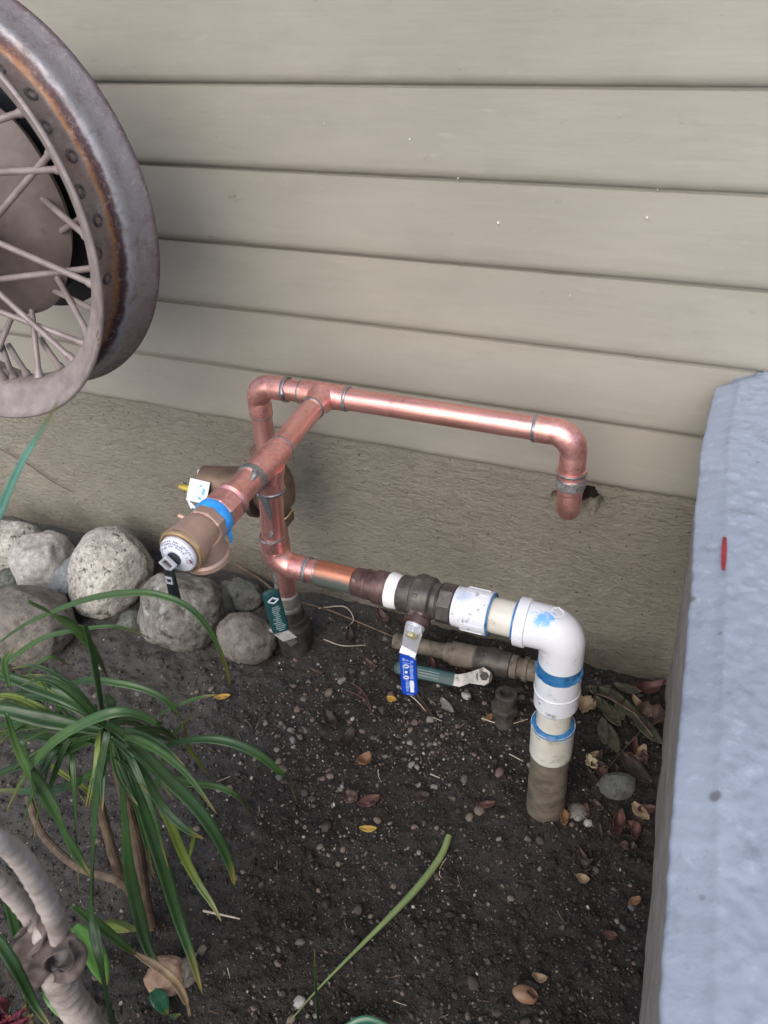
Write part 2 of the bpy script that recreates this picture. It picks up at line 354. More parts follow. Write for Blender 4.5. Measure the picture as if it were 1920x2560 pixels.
c = M.mix(M.ramp(M.noise(9, 5, 0.7), [(0.55, 0.0), (0.72, 0.55)]), c, (0.30, 0.13, 0.06, 1))
M.set('Base Color', c).set('Roughness', M.ramp(M.noise(60, 5, 0.7), [(0.35, 0.34), (0.65, 0.6)])).set('Metallic', 0.35)
M.bump((M.noise(85, 6, 0.7), 0.002, 0.55), (M.noise(14, 4), 0.003, 0.4))
m_rim = M.m
m_mauve = simple('mauve_primer_paint', (0.225, 0.185, 0.175, 1), (0.325, 0.275, 0.265, 1), 30, 0.45, 0.1, bump=(120, 0.0012, 0.4), spots=[((0.12, 0.07, 0.06, 1), 30, 0.63, 0.78)])
m_drum = simple('dusty_mauve_drum', (0.125, 0.096, 0.09, 1), (0.19, 0.15, 0.142, 1), 16, 0.5, 0.1, bump=(60, 0.002, 0.4), spots=[((0.10, 0.065, 0.06, 1), 22, 0.62, 0.8)])
m_drumdark = simple('black_backing_plate', (0.022, 0.025, 0.034, 1), (0.036, 0.040, 0.050, 1), 20, 0.5)
# rocks
def rock_mat(name, base, base2, speck, lo, hi, sc=55, extra=None):
    M = Mat(name)
    c = M.ramp(M.noise(9, 6, 0.7), [(0.3, base), (0.7, base2)])
    c = M.mix(M.ramp(M.noise(sc * 1.3, 4, 0.65), [(lo - 0.15, 0.0), (hi - 0.08, 0.5)]), c, tuple(min(0.8, x * 1.55) for x in base2[:3]) + (1,))
    c = M.mix(M.ramp(M.noise(sc * 2.2, 5, 0.75), [(0.5, 0.0), (0.62, 0.5)]), c, tuple(x * 0.55 for x in base[:3]) + (1,))
    c = M.mix(M.ramp(M.noise(sc, 6, 0.75), [(lo - 0.015, 0.0), (hi - 0.03, 0.95)]), c, speck)
    if extra: c = M.mix(M.ramp(M.noise(extra[1], 4, 0.6), [(extra[2], 0.0), (extra[3], 0.85)]), c, extra[0])
    M.set('Base Color', c).set('Roughness', 0.8).set('Specular IOR Level', 0.3)
    M.bump((M.noise(26, 6, 0.7), 0.010, 0.6), (M.noise(130, 5, 0.75), 0.004, 0.8)); return M.m
m_rkspeck = rock_mat('speckled_granite', (0.36, 0.335, 0.29, 1), (0.50, 0.47, 0.42, 1), (0.05, 0.044, 0.038, 1), 0.57, 0.66, 60)
m_rkpale = rock_mat('pale_pinkish_stone', (0.36, 0.33, 0.30, 1), (0.47, 0.435, 0.40, 1), (0.11, 0.095, 0.085, 1), 0.61, 0.70, 42)
m_rkblue = rock_mat('blue_grey_stone', (0.17, 0.185, 0.19, 1), (0.235, 0.25, 0.255, 1), (0.08, 0.085, 0.09, 1), 0.6, 0.72, 40)
m_rkbrown = rock_mat('brown_grey_stone', (0.15, 0.133, 0.113, 1), (0.22, 0.198, 0.172, 1), (0.06, 0.05, 0.042, 1), 0.55, 0.75, 25)
m_rkmix = rock_mat('mottled_grey_stone', (0.15, 0.14, 0.12, 1), (0.225, 0.21, 0.185, 1), (0.065, 0.062, 0.056, 1), 0.54, 0.66, 30, ((0.40, 0.39, 0.36, 1), 24, 0.57, 0.66))
m_rkdark = rock_mat('dark_green_grey_stone', (0.085, 0.09, 0.08, 1), (0.14, 0.145, 0.13, 1), (0.04, 0.04, 0.036, 1), 0.55, 0.7, 35)
m_rktan = simple('tan_rubble', (0.30, 0.19, 0.125, 1), (0.42, 0.28, 0.2, 1), 25, 0.8, bump=(60, 0.004, 0.7))
# plants
def leaf_mat(name, c1, c2, rough=0.40, tip=None):
    M = Mat(name)
    a1 = M.N.new('ShaderNodeAttribute'); a1.attribute_name = 'across'; a2 = M.N.new('ShaderNodeAttribute'); a2.attribute_name = 'along'
    c = M.ramp(M.noise(16, 4, 0.6), [(0.3, c1), (0.7, c2)])
    c = M.mix(M.ramp(a1.outputs['Fac'], [(0.0, 0.28), (0.2, 0.0), (0.8, 0.0), (1.0, 0.22)]), c, tuple(min(1, 1.6 * q + 0.012) for q in c2[:3]) + (1,))
    c = M.mix(M.ramp(M.math('ADD', a2.outputs['Fac'], M.math('MULTIPLY', M.noise(30, 4), 0.12)), [(0.86, 0.0), (1.04, 0.8)]), c, (0.16, 0.13, 0.03, 1))
    c = M.mix(M.ramp(M.noise(55, 5, 0.7), [(0.64, 0.0), (0.74, 0.6)]), c, tip or (0.10, 0.095, 0.03, 1))
    M.set('Base Color', c).set('Roughness', M.ramp(M.noise(40, 4), [(0.3, rough - 0.06), (0.7, rough + 0.14)])); M.bump((M.noise(40, 3, 0.5), 0.0015, 0.35), (a1.outputs['Fac'], 0.0008, 0.5)); return M.m
m_leaf = leaf_mat('dark_green_strap_leaf', (0.016, 0.044, 0.011, 1), (0.032, 0.078, 0.020, 1))
m_leaf2 = leaf_mat('mid_green_strap_leaf', (0.030, 0.070, 0.017, 1), (0.056, 0.115, 0.030, 1))
m_leafy = leaf_mat('yellow_green_strap_leaf', (0.075, 0.12, 0.018, 1), (0.16, 0.20, 0.03, 1), 0.42, (0.2, 0.12, 0.03, 1))
m_leafb = leaf_mat('blue_green_spear_leaf', (0.08, 0.21, 0.16, 1), (0.13, 0.30, 0.24, 1), 0.35)
m_broad = leaf_mat('bright_green_broad_leaf', (0.07, 0.19, 0.04, 1), (0.12, 0.27, 0.06, 1), 0.3)
m_broaddk = leaf_mat('glossy_deep_green_leaf', (0.02, 0.10, 0.05, 1), (0.04, 0.15, 0.08, 1), 0.2)
m_purple = leaf_mat('purple_ruffled_leaf', (0.09, 0.012, 0.028, 1), (0.18, 0.03, 0.055, 1), 0.45)
m_stalk = leaf_mat('pale_green_cut_stalk', (0.095, 0.145, 0.05, 1), (0.195, 0.25, 0.095, 1), 0.55, (0.025, 0.028, 0.015, 1))
m_stem = simple('brown_plant_stem', (0.075, 0.05, 0.033, 1), (0.16, 0.115, 0.075, 1), 60, 0.75, stretch=(1, 1, 0.4), bump=(120, 0.003, 0.7))
M = Mat('ringed_pale_bark')
c = M.ramp(M.noise(24, 5, 0.65), [(0.3, (0.33, 0.275, 0.25, 1)), (0.7, (0.52, 0.46, 0.43, 1))])
c = M.mix(M.ramp(M.noise(10, 5, 0.7), [(0.5, 0.0), (0.72, 0.7)]), c, (0.15, 0.11, 0.095, 1))
M.set('Base Color', c).set('Roughness', 0.7); M.bump((M.noise(120, 5, 0.7), 0.002, 0.5)); m_bark = M.m
m_scar = simple('dark_leaf_scar', (0.075, 0.055, 0.05, 1), (0.15, 0.12, 0.11, 1), 30, 0.8, bump=(90, 0.003, 0.6))
m_dead = {k: simple(k, a, b, 45, 0.6, bump=(90, 0.002, 0.5)) for k, a, b in (
    ('brown_dead_leaf', (0.05, 0.03, 0.022, 1), (0.11, 0.066, 0.045, 1)),
    ('red_brown_dead_leaf', (0.055, 0.022, 0.02, 1), (0.14, 0.065, 0.05, 1)),
    ('tan_dead_leaf', (0.22, 0.155, 0.085, 1), (0.34, 0.25, 0.15, 1)),
    ('yellow_fallen_leaf', (0.38, 0.22, 0.04, 1), (0.52, 0.34, 0.07, 1)),
    ('orange_fallen_leaf', (0.15, 0.075, 0.038, 1), (0.27, 0.145, 0.075, 1)),
    ('olive_dead_leaf', (0.045, 0.045, 0.028, 1), (0.085, 0.083, 0.05, 1)),
    ('cream_dead_petal', (0.42, 0.36, 0.21, 1), (0.55, 0.48, 0.30, 1)),
    ('dark_wet_leaf', (0.022, 0.016, 0.013, 1), (0.05, 0.032, 0.027, 1)))}
m_twig = simple('dry_twig', (0.09, 0.055, 0.04, 1), (0.2, 0.14, 0.10, 1), 60, 0.8)
m_straw = simple('pale_straw', (0.42, 0.35, 0.26, 1), (0.55, 0.48, 0.38, 1), 60, 0.7)

# ================================================================== SETTING
WALL_Y = 1.365
# ---- soil bed
NX, NY = 470, 330
sx = np.linspace(-2.1, 0.14, NX); sy = np.linspace(-0.10, 1.40, NY)
def soil_h(x, y):
    h = 0.020 * mnoise.noise(Vector((x * 2.3, y * 2.3, 3.1)))
    h += 0.013 * mnoise.noise(Vector((x * 7, y * 7, 1.7))) + 0.008 * mnoise.noise(Vector((x * 17, y * 17, 8.2)))
    f = mnoise.fractal(Vector((x * 40, y * 40, 0.3)), 0.8, 2.1, 4)
    h += 0.0062 * f
    h += 0.020 * max(0.0, (y - 1.25) / 0.12) * (0.6 + 0.6 * mnoise.noise(Vector((x * 5, 0, 0))))
    h += 0.020 * math.exp(-(((x + 0.16) / 0.09) ** 2 + ((y - 0.93) / 0.09) ** 2))
    return h - 0.004
H = np.array([[soil_h(x, y) for x in sx] for y in sy])
def hz(x, y):
    i = (x - sx[0]) / (sx[1] - sx[0]); j = (y - sy[0]) / (sy[1] - sy[0])
    i = min(max(i, 0), NX - 1.001); j = min(max(j, 0), NY - 1.001); a, b = int(i), int(j); u, v = i - a, j - b
    return (H[b, a] * (1 - u) + H[b, a + 1] * u) * (1 - v) + (H[b + 1, a] * (1 - u) + H[b + 1, a + 1] * u) * v
xx, yy = np.meshgrid(sx, sy)
me = bpy.data.meshes.new('soil')
vs = np.stack([xx.ravel(), yy.ravel(), H.ravel()], 1)
idx = np.arange(NX * NY).reshape(NY, NX)
fs = np.stack([idx[:-1, :-1].ravel(), idx[:-1, 1:].ravel(), idx[1:, 1:].ravel(), idx[1:, :-1].ravel()], 1)
me.from_pydata(vs.tolist(), [], fs.tolist()); me.materials.append(m_soil)
me.polygons.foreach_set('use_smooth', [True] * len(me.polygons))
o = bpy.data.objects.new('soil', me); COL.objects.link(o); tag(o, 'dark damp garden soil of the bed between wall and block', None, None, 'structure')
mb = MB(); mb.add([(-150, -150, -0.06), (150, -150, -0.06), (150, 150, -0.06), (-150, 150, -0.06)], [(0, 1, 2, 3)])
o = mb.build('ground', m_ground, smooth=False); tag(o, 'open ground round the house', None, None, 'structure')

# ---- house wall: boards and foundation
wall = thing('house_wall', (-0.9, WALL_Y, 0), 'taupe painted clapboard house wall on a rough cement foundation', 'wall')
lines = [1.198, 1.056, 0.912, 0.774, 0.635, 0.499]
def board(zb, zt, seed, lower=False):
    mb = MB(); xs = np.concatenate([np.linspace(-4.2, -2.0, 40), np.linspace(-1.99, 0.3, 300), np.linspace(0.32, 2.4, 40)])
    prof = [(zt + 0.012, 0.006)]                      # tucked behind the board above
    prof += [(zt - 0.002, 0.0055), (zt - 0.0035, 0.0015)]
    for k in range(1, 6): prof.append((zt - 0.0035 + (zb + 0.019 - zt + 0.0035) * k / 6, 0.0015 - 0.0085 * k / 6))
    for k in range(0, 7):
        t = k / 6 * math.pi / 2
        prof.append((zb + 0.002 + 0.017 * (1 - math.sin(t)), -0.0075 + 0.0105 * (1 - math.cos(t))))
    prof.append((zb + 0.001, 0.010))
    n = len(prof); vs = []
    for x in xs:
        wob = 0.0016 * mnoise.noise(Vector((x * 1.1, seed * 7.7, 0))) + 0.0005 * mnoise.noise(Vector((x * 9, seed * 3.3, 5)))
        bow = 0.0025 * mnoise.noise(Vector((x * 0.8, seed * 5.1, 9)))
        for q, (z, yo) in enumerate(prof):
            chip = (0.00035 * mnoise.noise(Vector((x * 45, seed, z * 60))) + (0.0042 * mnoise.fractal(Vector((x * 13, seed, 2)), 0.8, 2.1, 4) * (q - 8) / 7 if lower else 0)) if q > 8 else 0
            wz = wob if q > 7 else (0 if q < 3 else wob * (q - 2) / 6)
            vs.append((x, WALL_Y + yo + bow + chip * 0.5, z + wz + chip))
    fs = [(i * n + k, i * n + k + 1, (i + 1) * n + k + 1, (i + 1) * n + k) for i in range(len(xs) - 1) for k in range(n - 1)]
    mb.add(vs, fs); return mb
edges = [lines[0] + 0.1415 * k for k in range(10, 0, -1)] + lines
for k in range(len(edges) - 1):
    board(edges[k + 1], edges[k], k + 1, k == len(edges) - 2).build('siding_board', m_siding, wall)
board(edges[0], edges[0] + 0.14, 40).build('siding_board', m_siding, wall)
mb = MB(); box(mb, (-0.9, WALL_Y + 0.060, 1.6), (3.3, 0.035, 1.12)); mb.build('sheathing', m_dark, wall, smooth=False)
# foundation with the chipped hole round the copper pipe
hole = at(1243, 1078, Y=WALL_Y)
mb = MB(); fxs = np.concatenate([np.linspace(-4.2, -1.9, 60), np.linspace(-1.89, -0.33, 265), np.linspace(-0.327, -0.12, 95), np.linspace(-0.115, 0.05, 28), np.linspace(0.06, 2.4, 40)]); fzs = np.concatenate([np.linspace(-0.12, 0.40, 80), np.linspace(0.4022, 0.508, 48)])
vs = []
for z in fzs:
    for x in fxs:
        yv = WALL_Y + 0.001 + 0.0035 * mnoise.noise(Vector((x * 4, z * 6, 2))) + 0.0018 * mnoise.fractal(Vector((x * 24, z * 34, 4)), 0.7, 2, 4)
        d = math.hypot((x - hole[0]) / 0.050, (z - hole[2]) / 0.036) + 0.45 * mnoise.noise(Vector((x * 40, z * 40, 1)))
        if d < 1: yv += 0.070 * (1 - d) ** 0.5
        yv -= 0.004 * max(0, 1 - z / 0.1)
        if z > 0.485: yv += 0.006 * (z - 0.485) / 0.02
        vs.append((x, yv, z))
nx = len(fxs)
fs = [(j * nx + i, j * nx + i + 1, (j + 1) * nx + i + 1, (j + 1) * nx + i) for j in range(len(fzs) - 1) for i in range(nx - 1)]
mb.add(vs, fs); mb.mi = [1 if min(vs[q][1] for q in f) > WALL_Y + 0.030 else 0 for f in fs]; mb.build('foundation', [m_found, m_dark], wall, angle=180)  # deepest faces of the hole are coloured dark as painted shade
# small white paint flecks and blisters on the siding
mb = MB()
for (u, v, s_) in [(885, 301, 4), (1076, 482, 6), (1397, 471, 5), (989, 386, 3), (1648, 143, 3), (1338, 250, 2), (1420, 410, 2), (700, 268, 2), (1230, 640, 2)]:
    p = at(u, v, Y=WALL_Y - 0.004); r = px_size(p, s_) * 0.55
    lathe(mb, p - [0, -0.004, 0], (0.05, -1, 0.1), [(0, r), (0.0045, r * 0.9), (0.0065, r * 0.4)], 7, jit=0.25)
o = mb.build('paint_fleck', m_fleck, wall); o['kind'] = 'stuff'

# ---- painted concrete block at the right
block = thing('concrete_block', (0.3, 0.6, 0), 'low blue grey painted concrete wall at the right, abutting the siding', 'wall')
TOPX = [(-0.6, 0.108), (0.297, 0.047), (0.365, 0.040), (0.531, 0.0275), (0.687, 0.018), (0.797, 0.011), (0.96, -0.003), (1.139, -0.013), (1.318, -0.012), (1.330, -0.003), (1.345, 0.008), (1.352, 0.012), (1.372, 0.013)]
BASX = [(-0.6, 0.15), (0.641, 0.066), (0.826, 0.052), (1.138, 0.027), (1.372, 0.006)]
def interp(tab, y): return float(np.interp(y, [a for a, b in tab], [b for a, b in tab]))
ys = np.concatenate([np.linspace(-0.6, 0.2, 40), np.linspace(0.204, 1.372, 330)])
offs = [0.001, 0.0, 0.0005, 0.003, 0.012, 0.024, 0.033, 0.0355] + list(np.linspace(0.039, 0.16, 44)) + list(np.linspace(0.17, 1.1, 30))
zof = [-0.030, -0.020, -0.0165, -0.0145, -0.0105, -0.006, -0.0025, 0.0] + [0.0] * 74
vs = []
for y in ys:
    e = interp(TOPX, y) + 0.0015 * mnoise.noise(Vector((y * 14, 0, 0))) + 0.0015 * mnoise.noise(Vector((y * 60, 0, 3)))
    for q, (a, b) in enumerate(zip(offs, zof)):
        rough = 0.0 if q < 6 else min(1.0, (a - 0.02) / 0.02)
        lump = max(0.0, 1 - abs(a - 0.062) / 0.045) * (0.55 + 0.9 * mnoise.noise(Vector((y * 3, 2, 2)))) if q >= 6 else 0.0
        zz = 0.776 + b + 0.0030 * max(0.0, lump) * (mnoise.fractal(Vector((a * 60, y * 42, 7)), 0.8, 2.1, 3)) + rough * (0.0016 * mnoise.noise(Vector((a * 9, y * 9, 1))) + 0.0013 * mnoise.fractal(Vector((a * 55, y * 45, 2)), 0.75, 2.1, 4) + 0.0025)
        if y > 1.33 and q < 10: zz -= 0.004 * (y - 1.33) / 0.04
        vs.append((e + a, y, zz))
n = len(offs)
mb = MB(); mb.add(vs, [(i * n + k, i * n + k + 1, (i + 1) * n + k + 1, (i + 1) * n + k) for i in range(len(ys) - 1) for k in range(n - 1)])
mb.build('painted_top', m_block, block, angle=180)
vs = []; zr = [0.757, 0.70, 0.6, 0.45, 0.3, 0.15, 0.05, -0.1]
for y in ys:
    e, b = interp(TOPX, y), interp(BASX, y)
    for z in zr:
        t = (0.757 - z) / 0.757
        vs.append((e + 0.003 + (b - e) * t + 0.004 * mnoise.noise(Vector((y * 12, z * 12, 6))) + 0.002 * mnoise.noise(Vector((y * 50, z * 50, 6))), y, z))
n = len(zr)
mb = MB(); mb.add(vs, [(i * n + k, i * n + k + 1, (i + 1) * n + k + 1, (i + 1) * n + k) for i in range(len(ys) - 1) for k in range(n - 1)])
mb.add([(0.107, -0.602, 0.77), (1.2, -0.602, 0.77), (1.2, -0.602, -0.1), (0.15, -0.602, -0.1), (1.2, 1.36, 0.77), (1.2, 1.36, -0.1)], [(0, 1, 2, 3), (1, 4, 5, 2)])
mb.build('bare_side', m_base, block, angle=180)
mb = MB(); a = at(1566, 1160, Z=0.781); b = at(1563, 1226, Z=0.781); d = nrm(b - a); u = np.cross(d, [0, 0, 1]); hw = px_size(a, 5.5)
pts = [a - d * 0.002, a + (b - a) * 0.3, a + (b - a) * 0.7, b + d * 0.002]
tube(mb, pts, [hw * 0.7, hw, hw * 0.95, hw * 0.6], 10)
mb.v = [(x, y, 0.779 + (z - 0.781) * 0.35) for x, y, z in mb.v]
mb.build('red_paint_mark', m_red, block)

# ================================================================== THE PIPEWORK
PR = 0.0207
PX, PY, PZ = np.eye(3)
pipe = thing('water_pipe', (-0.5, 1.05, 0.0), 'copper water service pipe with bronze valves and white plastic riser before the wall', 'pipework')
YB, YF = 1.192, 0.9555                 # the pipe runs near the wall and the run in front of it
ZT, ZL = 0.7065, 0.487
def ring(parent, P, axis, r=PR + 0.0022, w=0.0058, m_=None):
    mb = MB(); lathe(mb, np.array(P) - nrm(axis) * w / 2, axis, [(0, r - 0.003), (0, r - 0.0006), (w * 0.3, r), (w * 0.7, r + 0.0002), (w, r - 0.0006), (w, r - 0.003)], 32, caps=(False, False), jit=0.016)
    return mb.build('solder_ring', m_ or m_solder, parent)
def straight(name, A, B, r, mat_, parent=pipe, n=32):
    mb = MB(); A = np.array(A, float); B = np.array(B, float); L_ = np.linalg.norm(B - A)
    lathe(mb, A, B - A, [(0, r), (L_ / 3, r), (2 * L_ / 3, r), (L_, r)], n); return mb.build(name, mat_, parent)
def elbow(P, din, dout, r=PR + 0.0022, bend=0.034, sock=0.030, mat_=m_cufit, name='copper_elbow', parent=pipe, bulge=0.0016):
    mb = MB(); P = np.array(P, float); a, b = nrm(din), nrm(dout)
    pts = [P - a * (bend + sock), P - a * (bend + 0.004), P - a * (bend + 0.001)] ; rad = [r, r, r - 0.0006]
    arc = arc_pts(P, a, b, bend, 12); pts += arc; rad += [r - 0.0004 + bulge * math.sin(i / 11 * math.pi) for i in range(12)]
    pts += [P + b * (bend + 0.001), P + b * (bend + 0.004), P + b * (bend + sock)]; rad += [r - 0.0006, r, r]
    tube(mb, pts, rad, 32); return mb.build(name, mat_, parent)
def tee(P, axis, branch, la, lb, r=PR + 0.0024):
    mb = MB(); P = np.array(P, float); a, b = nrm(axis), nrm(branch)
    lathe(mb, P - a * la, a, [(0, r), (la * 0.35, r), (la * 0.6, r + 0.001), (la * 1.4, r + 0.001), (la * 1.65, r), (2 * la, r)], 36)
    lathe(mb, P + b * r * 0.35, b, [(0, r * 1.25), (r * 0.55, r * 1.16), (r * 0.9, r * 1.03), (r * 1.2, r), (lb - r * 0.35, r)], 36)
    return mb.build('copper_tee', m_cufit, pipe)
X_L = -0.826                            # left riser
X_T = -0.679                            # first tee
X_R = -0.211                            # right drop
X_B = -0.668                            # branch
# top run
e1 = elbow((X_L, YB, ZT), (0, 0, 1), (1, 0, 0)); 
straight('copper_pipe', (X_L + 0.03, YB, ZT), (X_T - 0.03, YB, ZT), PR, m_cux)
t1 = tee((X_T, YB, ZT), PX, -PY, 0.046, 0.050)
ring(e1, (X_L + 0.066, YB, ZT), PX, PR + 0.004, 0.007); ring(t1, (X_T - 0.0475, YB, ZT), PX); ring(t1, (X_T + 0.0475, YB, ZT), PX, PR + 0.003, 0.006); ring(t1, (X_T, YB - 0.0515, ZT), PY, PR + 0.003, 0.006)
ring(e1, (X_L, YB, ZT - 0.066), PZ, PR + 0.0018, 0.003)
# solder drip on the top-left elbow ring
mb = MB(); tube(mb, [(X_L + 0.066, YB - 0.019, ZT + 0.013), (X_L + 0.069, YB - 0.0235, ZT + 0.003), (X_L + 0.068, YB - 0.0235, ZT - 0.006)], [0.003, 0.0042, 0.0025], 10)
mb.build('solder_drip', m_solder, pipe)
straight('copper_pipe', (X_T + 0.03, YB, ZT), (X_R - 0.04, YB, ZT), PR, m_cux)
e2 = elbow((X_R, YB, ZT), (1, 0, 0), (0, 0, -1), r=PR + 0.0026, bend=0.036, sock=0.030); ring(e2, (X_R - 0.067, YB, ZT), PX, PR + 0.003, 0.007)
straight('copper_pipe', (X_R, YB, ZT - 0.04), (X_R, YB, 0.565), PR, m_cuz)
mb = MB(); lathe(mb, (X_R, YB, 0.640), -PZ, [(0, PR + 0.001), (0.001, PR + 0.0042), (0.012, PR + 0.0042), (0.014, PR + 0.0026), (0.045, PR + 0.0026), (0.048, PR + 0.001)], 32)
cp = mb.build('copper_coupling', m_cufit, pipe)
ring(cp, (X_R, YB, 0.634), PZ, PR + 0.0055, 0.005); ring(cp, (X_R, YB, 0.612), PZ, PR + 0.0050, 0.018, m_solderm); ring(cp, (X_R, YB, 0.622), PZ, PR + 0.0055, 0.003)
wd = nrm((-0.155, 0.86, -0.50)); we = np.array([X_R, YB, 0.572])
mb = MB(); q = [we + [0, 0, 0.028], we + [0, 0, 0.004]] + [we + np.array([0, 0, -1.0]) * (0.030 * 2 * t * (1 - t)) + (wd * 0.034 + np.array([0, 0, -0.012])) * t * t for t in np.linspace(0.05, 1, 9)]; q += [q[-1] + wd * 0.03]
tube(mb, q, [PR + 0.0012] + [PR + 0.001] * (len(q) - 2) + [PR + 0.001], 28); mb.build('copper_elbow', m_cufit, pipe)
straight('copper_pipe', q[-1] - wd * 0.01, q[-1] + wd * 0.22, PR, m_cuy)
# left riser going down through the bronze regulator into the ground
XR0 = -0.836
straight('copper_pipe', (X_L, YB, ZT - 0.03), (X_L - 0.003, YB, 0.50), PR, m_cuz)
mb = MB()
lathe(mb, (X_L - 0.002, YB, 0.566), -PZ, [(0, 0.024), (0.004, 0.033), (0.028, 0.034), (0.032, 0.026), (0.045, 0.030), (0.070, 0.043), (0.105, 0.047), (0.135, 0.043), (0.155, 0.030), (0.166, 0.028)], 32)
reg = mb.build('pressure_regulator', m_bronzedk, pipe)
mb = MB(); zc = 0.456
lathe(mb, (X_L - 0.015, YB - 0.004, zc), (-1, -0.10, 0.05), [(0, 0.036), (0.018, 0.038), (0.020, 0.055), (0.032, 0.056), (0.034, 0.046), (0.060, 0.043), (0.100, 0.037), (0.135, 0.033), (0.152, 0.030), (0.154, 0.020)], 32)
mb.build('spring_bell', m_bronzedk, reg)
mb = MB(); lathe(mb, (X_L - 0.030, YB - 0.004, zc), (-1, -0.10, 0.05), [(0, 0.060), (0.010, 0.0605), (0.011, 0.05)], 32); mb.build('bell_flange', m_oldbrass, reg)
mb = MB(); lathe(mb, (X_L - 0.003, YB, 0.402), -PZ, [(0, 0.030), (0.003, 0.036), (0.024, 0.036), (0.027, 0.030)], sides=6); mb.build('union_nut', m_bronzedk, reg, bevel=0.001)
mb = MB(); tube(mb, spline([(X_L - 0.03, YB - 0.022, 0.394), (X_L, YB - 0.038, 0.396), (X_L + 0.03, YB - 0.022, 0.406), (X_L + 0.036, YB + 0.004, 0.414)], 14), 0.0018, 8); mb.build('seal_wire', m_gold, reg)
# tag on the bell
bell_end = np.array([X_L - 0.015, YB - 0.004, zc]) + nrm((-1, -0.10, 0.05)) * 0.165
tc_ = at(428, 1061, Y=YB - 0.062); ta = nrm(at(452, 1066.5, Y=YB - 0.062) - tc_); tn = nrm(np.array((-0.05, -0.80, 0.60))); ta = nrm(ta - tn * (ta @ tn)); tb = np.cross(tn, ta)
mb = MB(); box(mb, tc_ - tn * 0.021, (0.0235, 0.0215, 0.018), (ta, tb, tn)); tagb = mb.build('tag_bracket', m_drumdark, reg, bevel=0.002)
mb = MB(); box(mb, tc_, (0.026, 0.024, 0.0016), (ta, tb, tn)); tagp = mb.build('plastic_tag', m_tag, reg, bevel=0.0035)
def patch(mb, c, a, b, ha, hb, n_, h=0.0005, mi=0): box(mb, np.array(c) + n_ * h, (ha, hb, h), (a, b, n_), mi)
mb = MB()
patch(mb, tc_ + ta * 0.015 + tb * 0.001 + tn * 0.0016, ta, tb, 0.003, 0.007, tn)
patch(mb, tc_ + ta * 0.008 - tb * 0.014 + tn * 0.0016, ta, tb, 0.0035, 0.003, tn)
patch(mb, tc_ + ta * 0.006 + tb * 0.012 + tn * 0.0016, ta, tb, 0.003, 0.0015, tn)
for (p_, q_) in (((-0.010, -0.004), (0.004, 0.010)), ((0.004, 0.010), (0.006, -0.004)), ((0.006, -0.004), (-0.010, -0.004))):
    A = tc_ + ta * p_[0] + tb * p_[1]; B = tc_ + ta * q_[0] + tb * q_[1]; dd = nrm(B - A)
    patch(mb, (A + B) / 2 + tn * 0.0016, dd, np.cross(tn, dd), np.linalg.norm(B - A) / 2, 0.0007, tn, mi=1)
mb.build('tag_print', [m_tagblue, m_tagfaint], reg)
mb = MB()
box(mb, tc_ + ta * (-0.022) + tb * 0.034 - tn * 0.020, (0.003, 0.010, 0.002), (ta, tb, tn))
box(mb, tc_ + ta * (-0.020) - tb * 0.030 - tn * 0.008, (0.012, 0.003, 0.002), (nrm(ta - tb * 1.2), nrm(tb + ta * .8), tn))
box(mb, tc_ + ta * (-0.002) - tb * 0.038 - tn * 0.007, (0.018, 0.003, 0.002), (nrm(ta * 1.3 - tb * .7), nrm(tb + ta * .5), tn))
mb.build('tag_strap', m_tag, reg, bevel=0.001)
mb = MB(); bd = -ta
lathe(mb, tc_ + bd * 0.022 - tn * 0.010, bd, [(0, 0.010), (0.008, 0.010), (0.009, 0.0075), (0.024, 0.0075)], 16); lathe(mb, tc_ + bd * 0.046 - tn * 0.010, bd, [(0, 0.005), (0.010, 0.005)], 12)
mb.build('adjusting_screw', m_brasspin, reg)
mb = MB(); box(mb, tc_ + bd * 0.045 - tn * 0.010, (0.003, 0.011, 0.002), (bd, tb, tn)); mb.build('lock_nut', m_oldbrass, reg)
straight('copper_pipe', (X_L - 0.004, YB, 0.43), (XR0 - 0.002, YB, 0.115), PR, m_cuz)
# white flux run down the lower riser
mb = MB(); p0 = np.array([X_L - 0.006 - 0.017, YB - 0.0125, 0.27])
for k in range(5):
    pass
tube(mb, spline([p0, p0 + [0.000, -0.002, -0.05], p0 + [-0.002, -0.003, -0.10], p0 + [-0.004, -0.005, -0.15]], 12), [0.003, 0.0055, 0.007, 0.0075, 0.0075, 0.0075, 0.008, 0.008, 0.009, 0.009, 0.009, 0.006], 10)
mb.build('flux_run', m_solderm, pipe)
mb = MB(); lathe(mb, (XR0 - 0.002, YB, 0.168), -PZ, [(0, PR + 0.0006), (0.004, PR + 0.004), (0.035, PR + 0.0045), (0.040, PR + 0.007), (0.046, PR + 0.007)], 32)
mb.build('copper_adapter', simple('dull_grey_brass', (0.22, 0.205, 0.18, 1), (0.34, 0.32, 0.29, 1), 35, 0.5, 0.3, bump=(80, 0.0015, 0.5)), pipe)
mb = MB(); lathe(mb, (XR0 - 0.002, YB, 0.123), -PZ, [(0, 0.026), (0.002, 0.0315), (0.030, 0.0325), (0.032, 0.037), (0.040, 0.038), (0.044, 0.034), (0.055, 0.041), (0.095, 0.043), (0.13, 0.040), (0.16, 0.04)], 32)
gv = mb.build('ball_valve', m_darkfit, pipe)
mb = MB(); ga = at(583, 1277, Y=1.105); gb = at(607, 1362, Y=1.090); gd = nrm(gb - ga); gn = nrm(np.cross(gd, nrm(np.cross(gd, CAMPOS - ga) * -1))); gn = nrm((CAMPOS - ga) - gd * ((CAMPOS - ga) @ gd)); gs = np.cross(gd, gn)
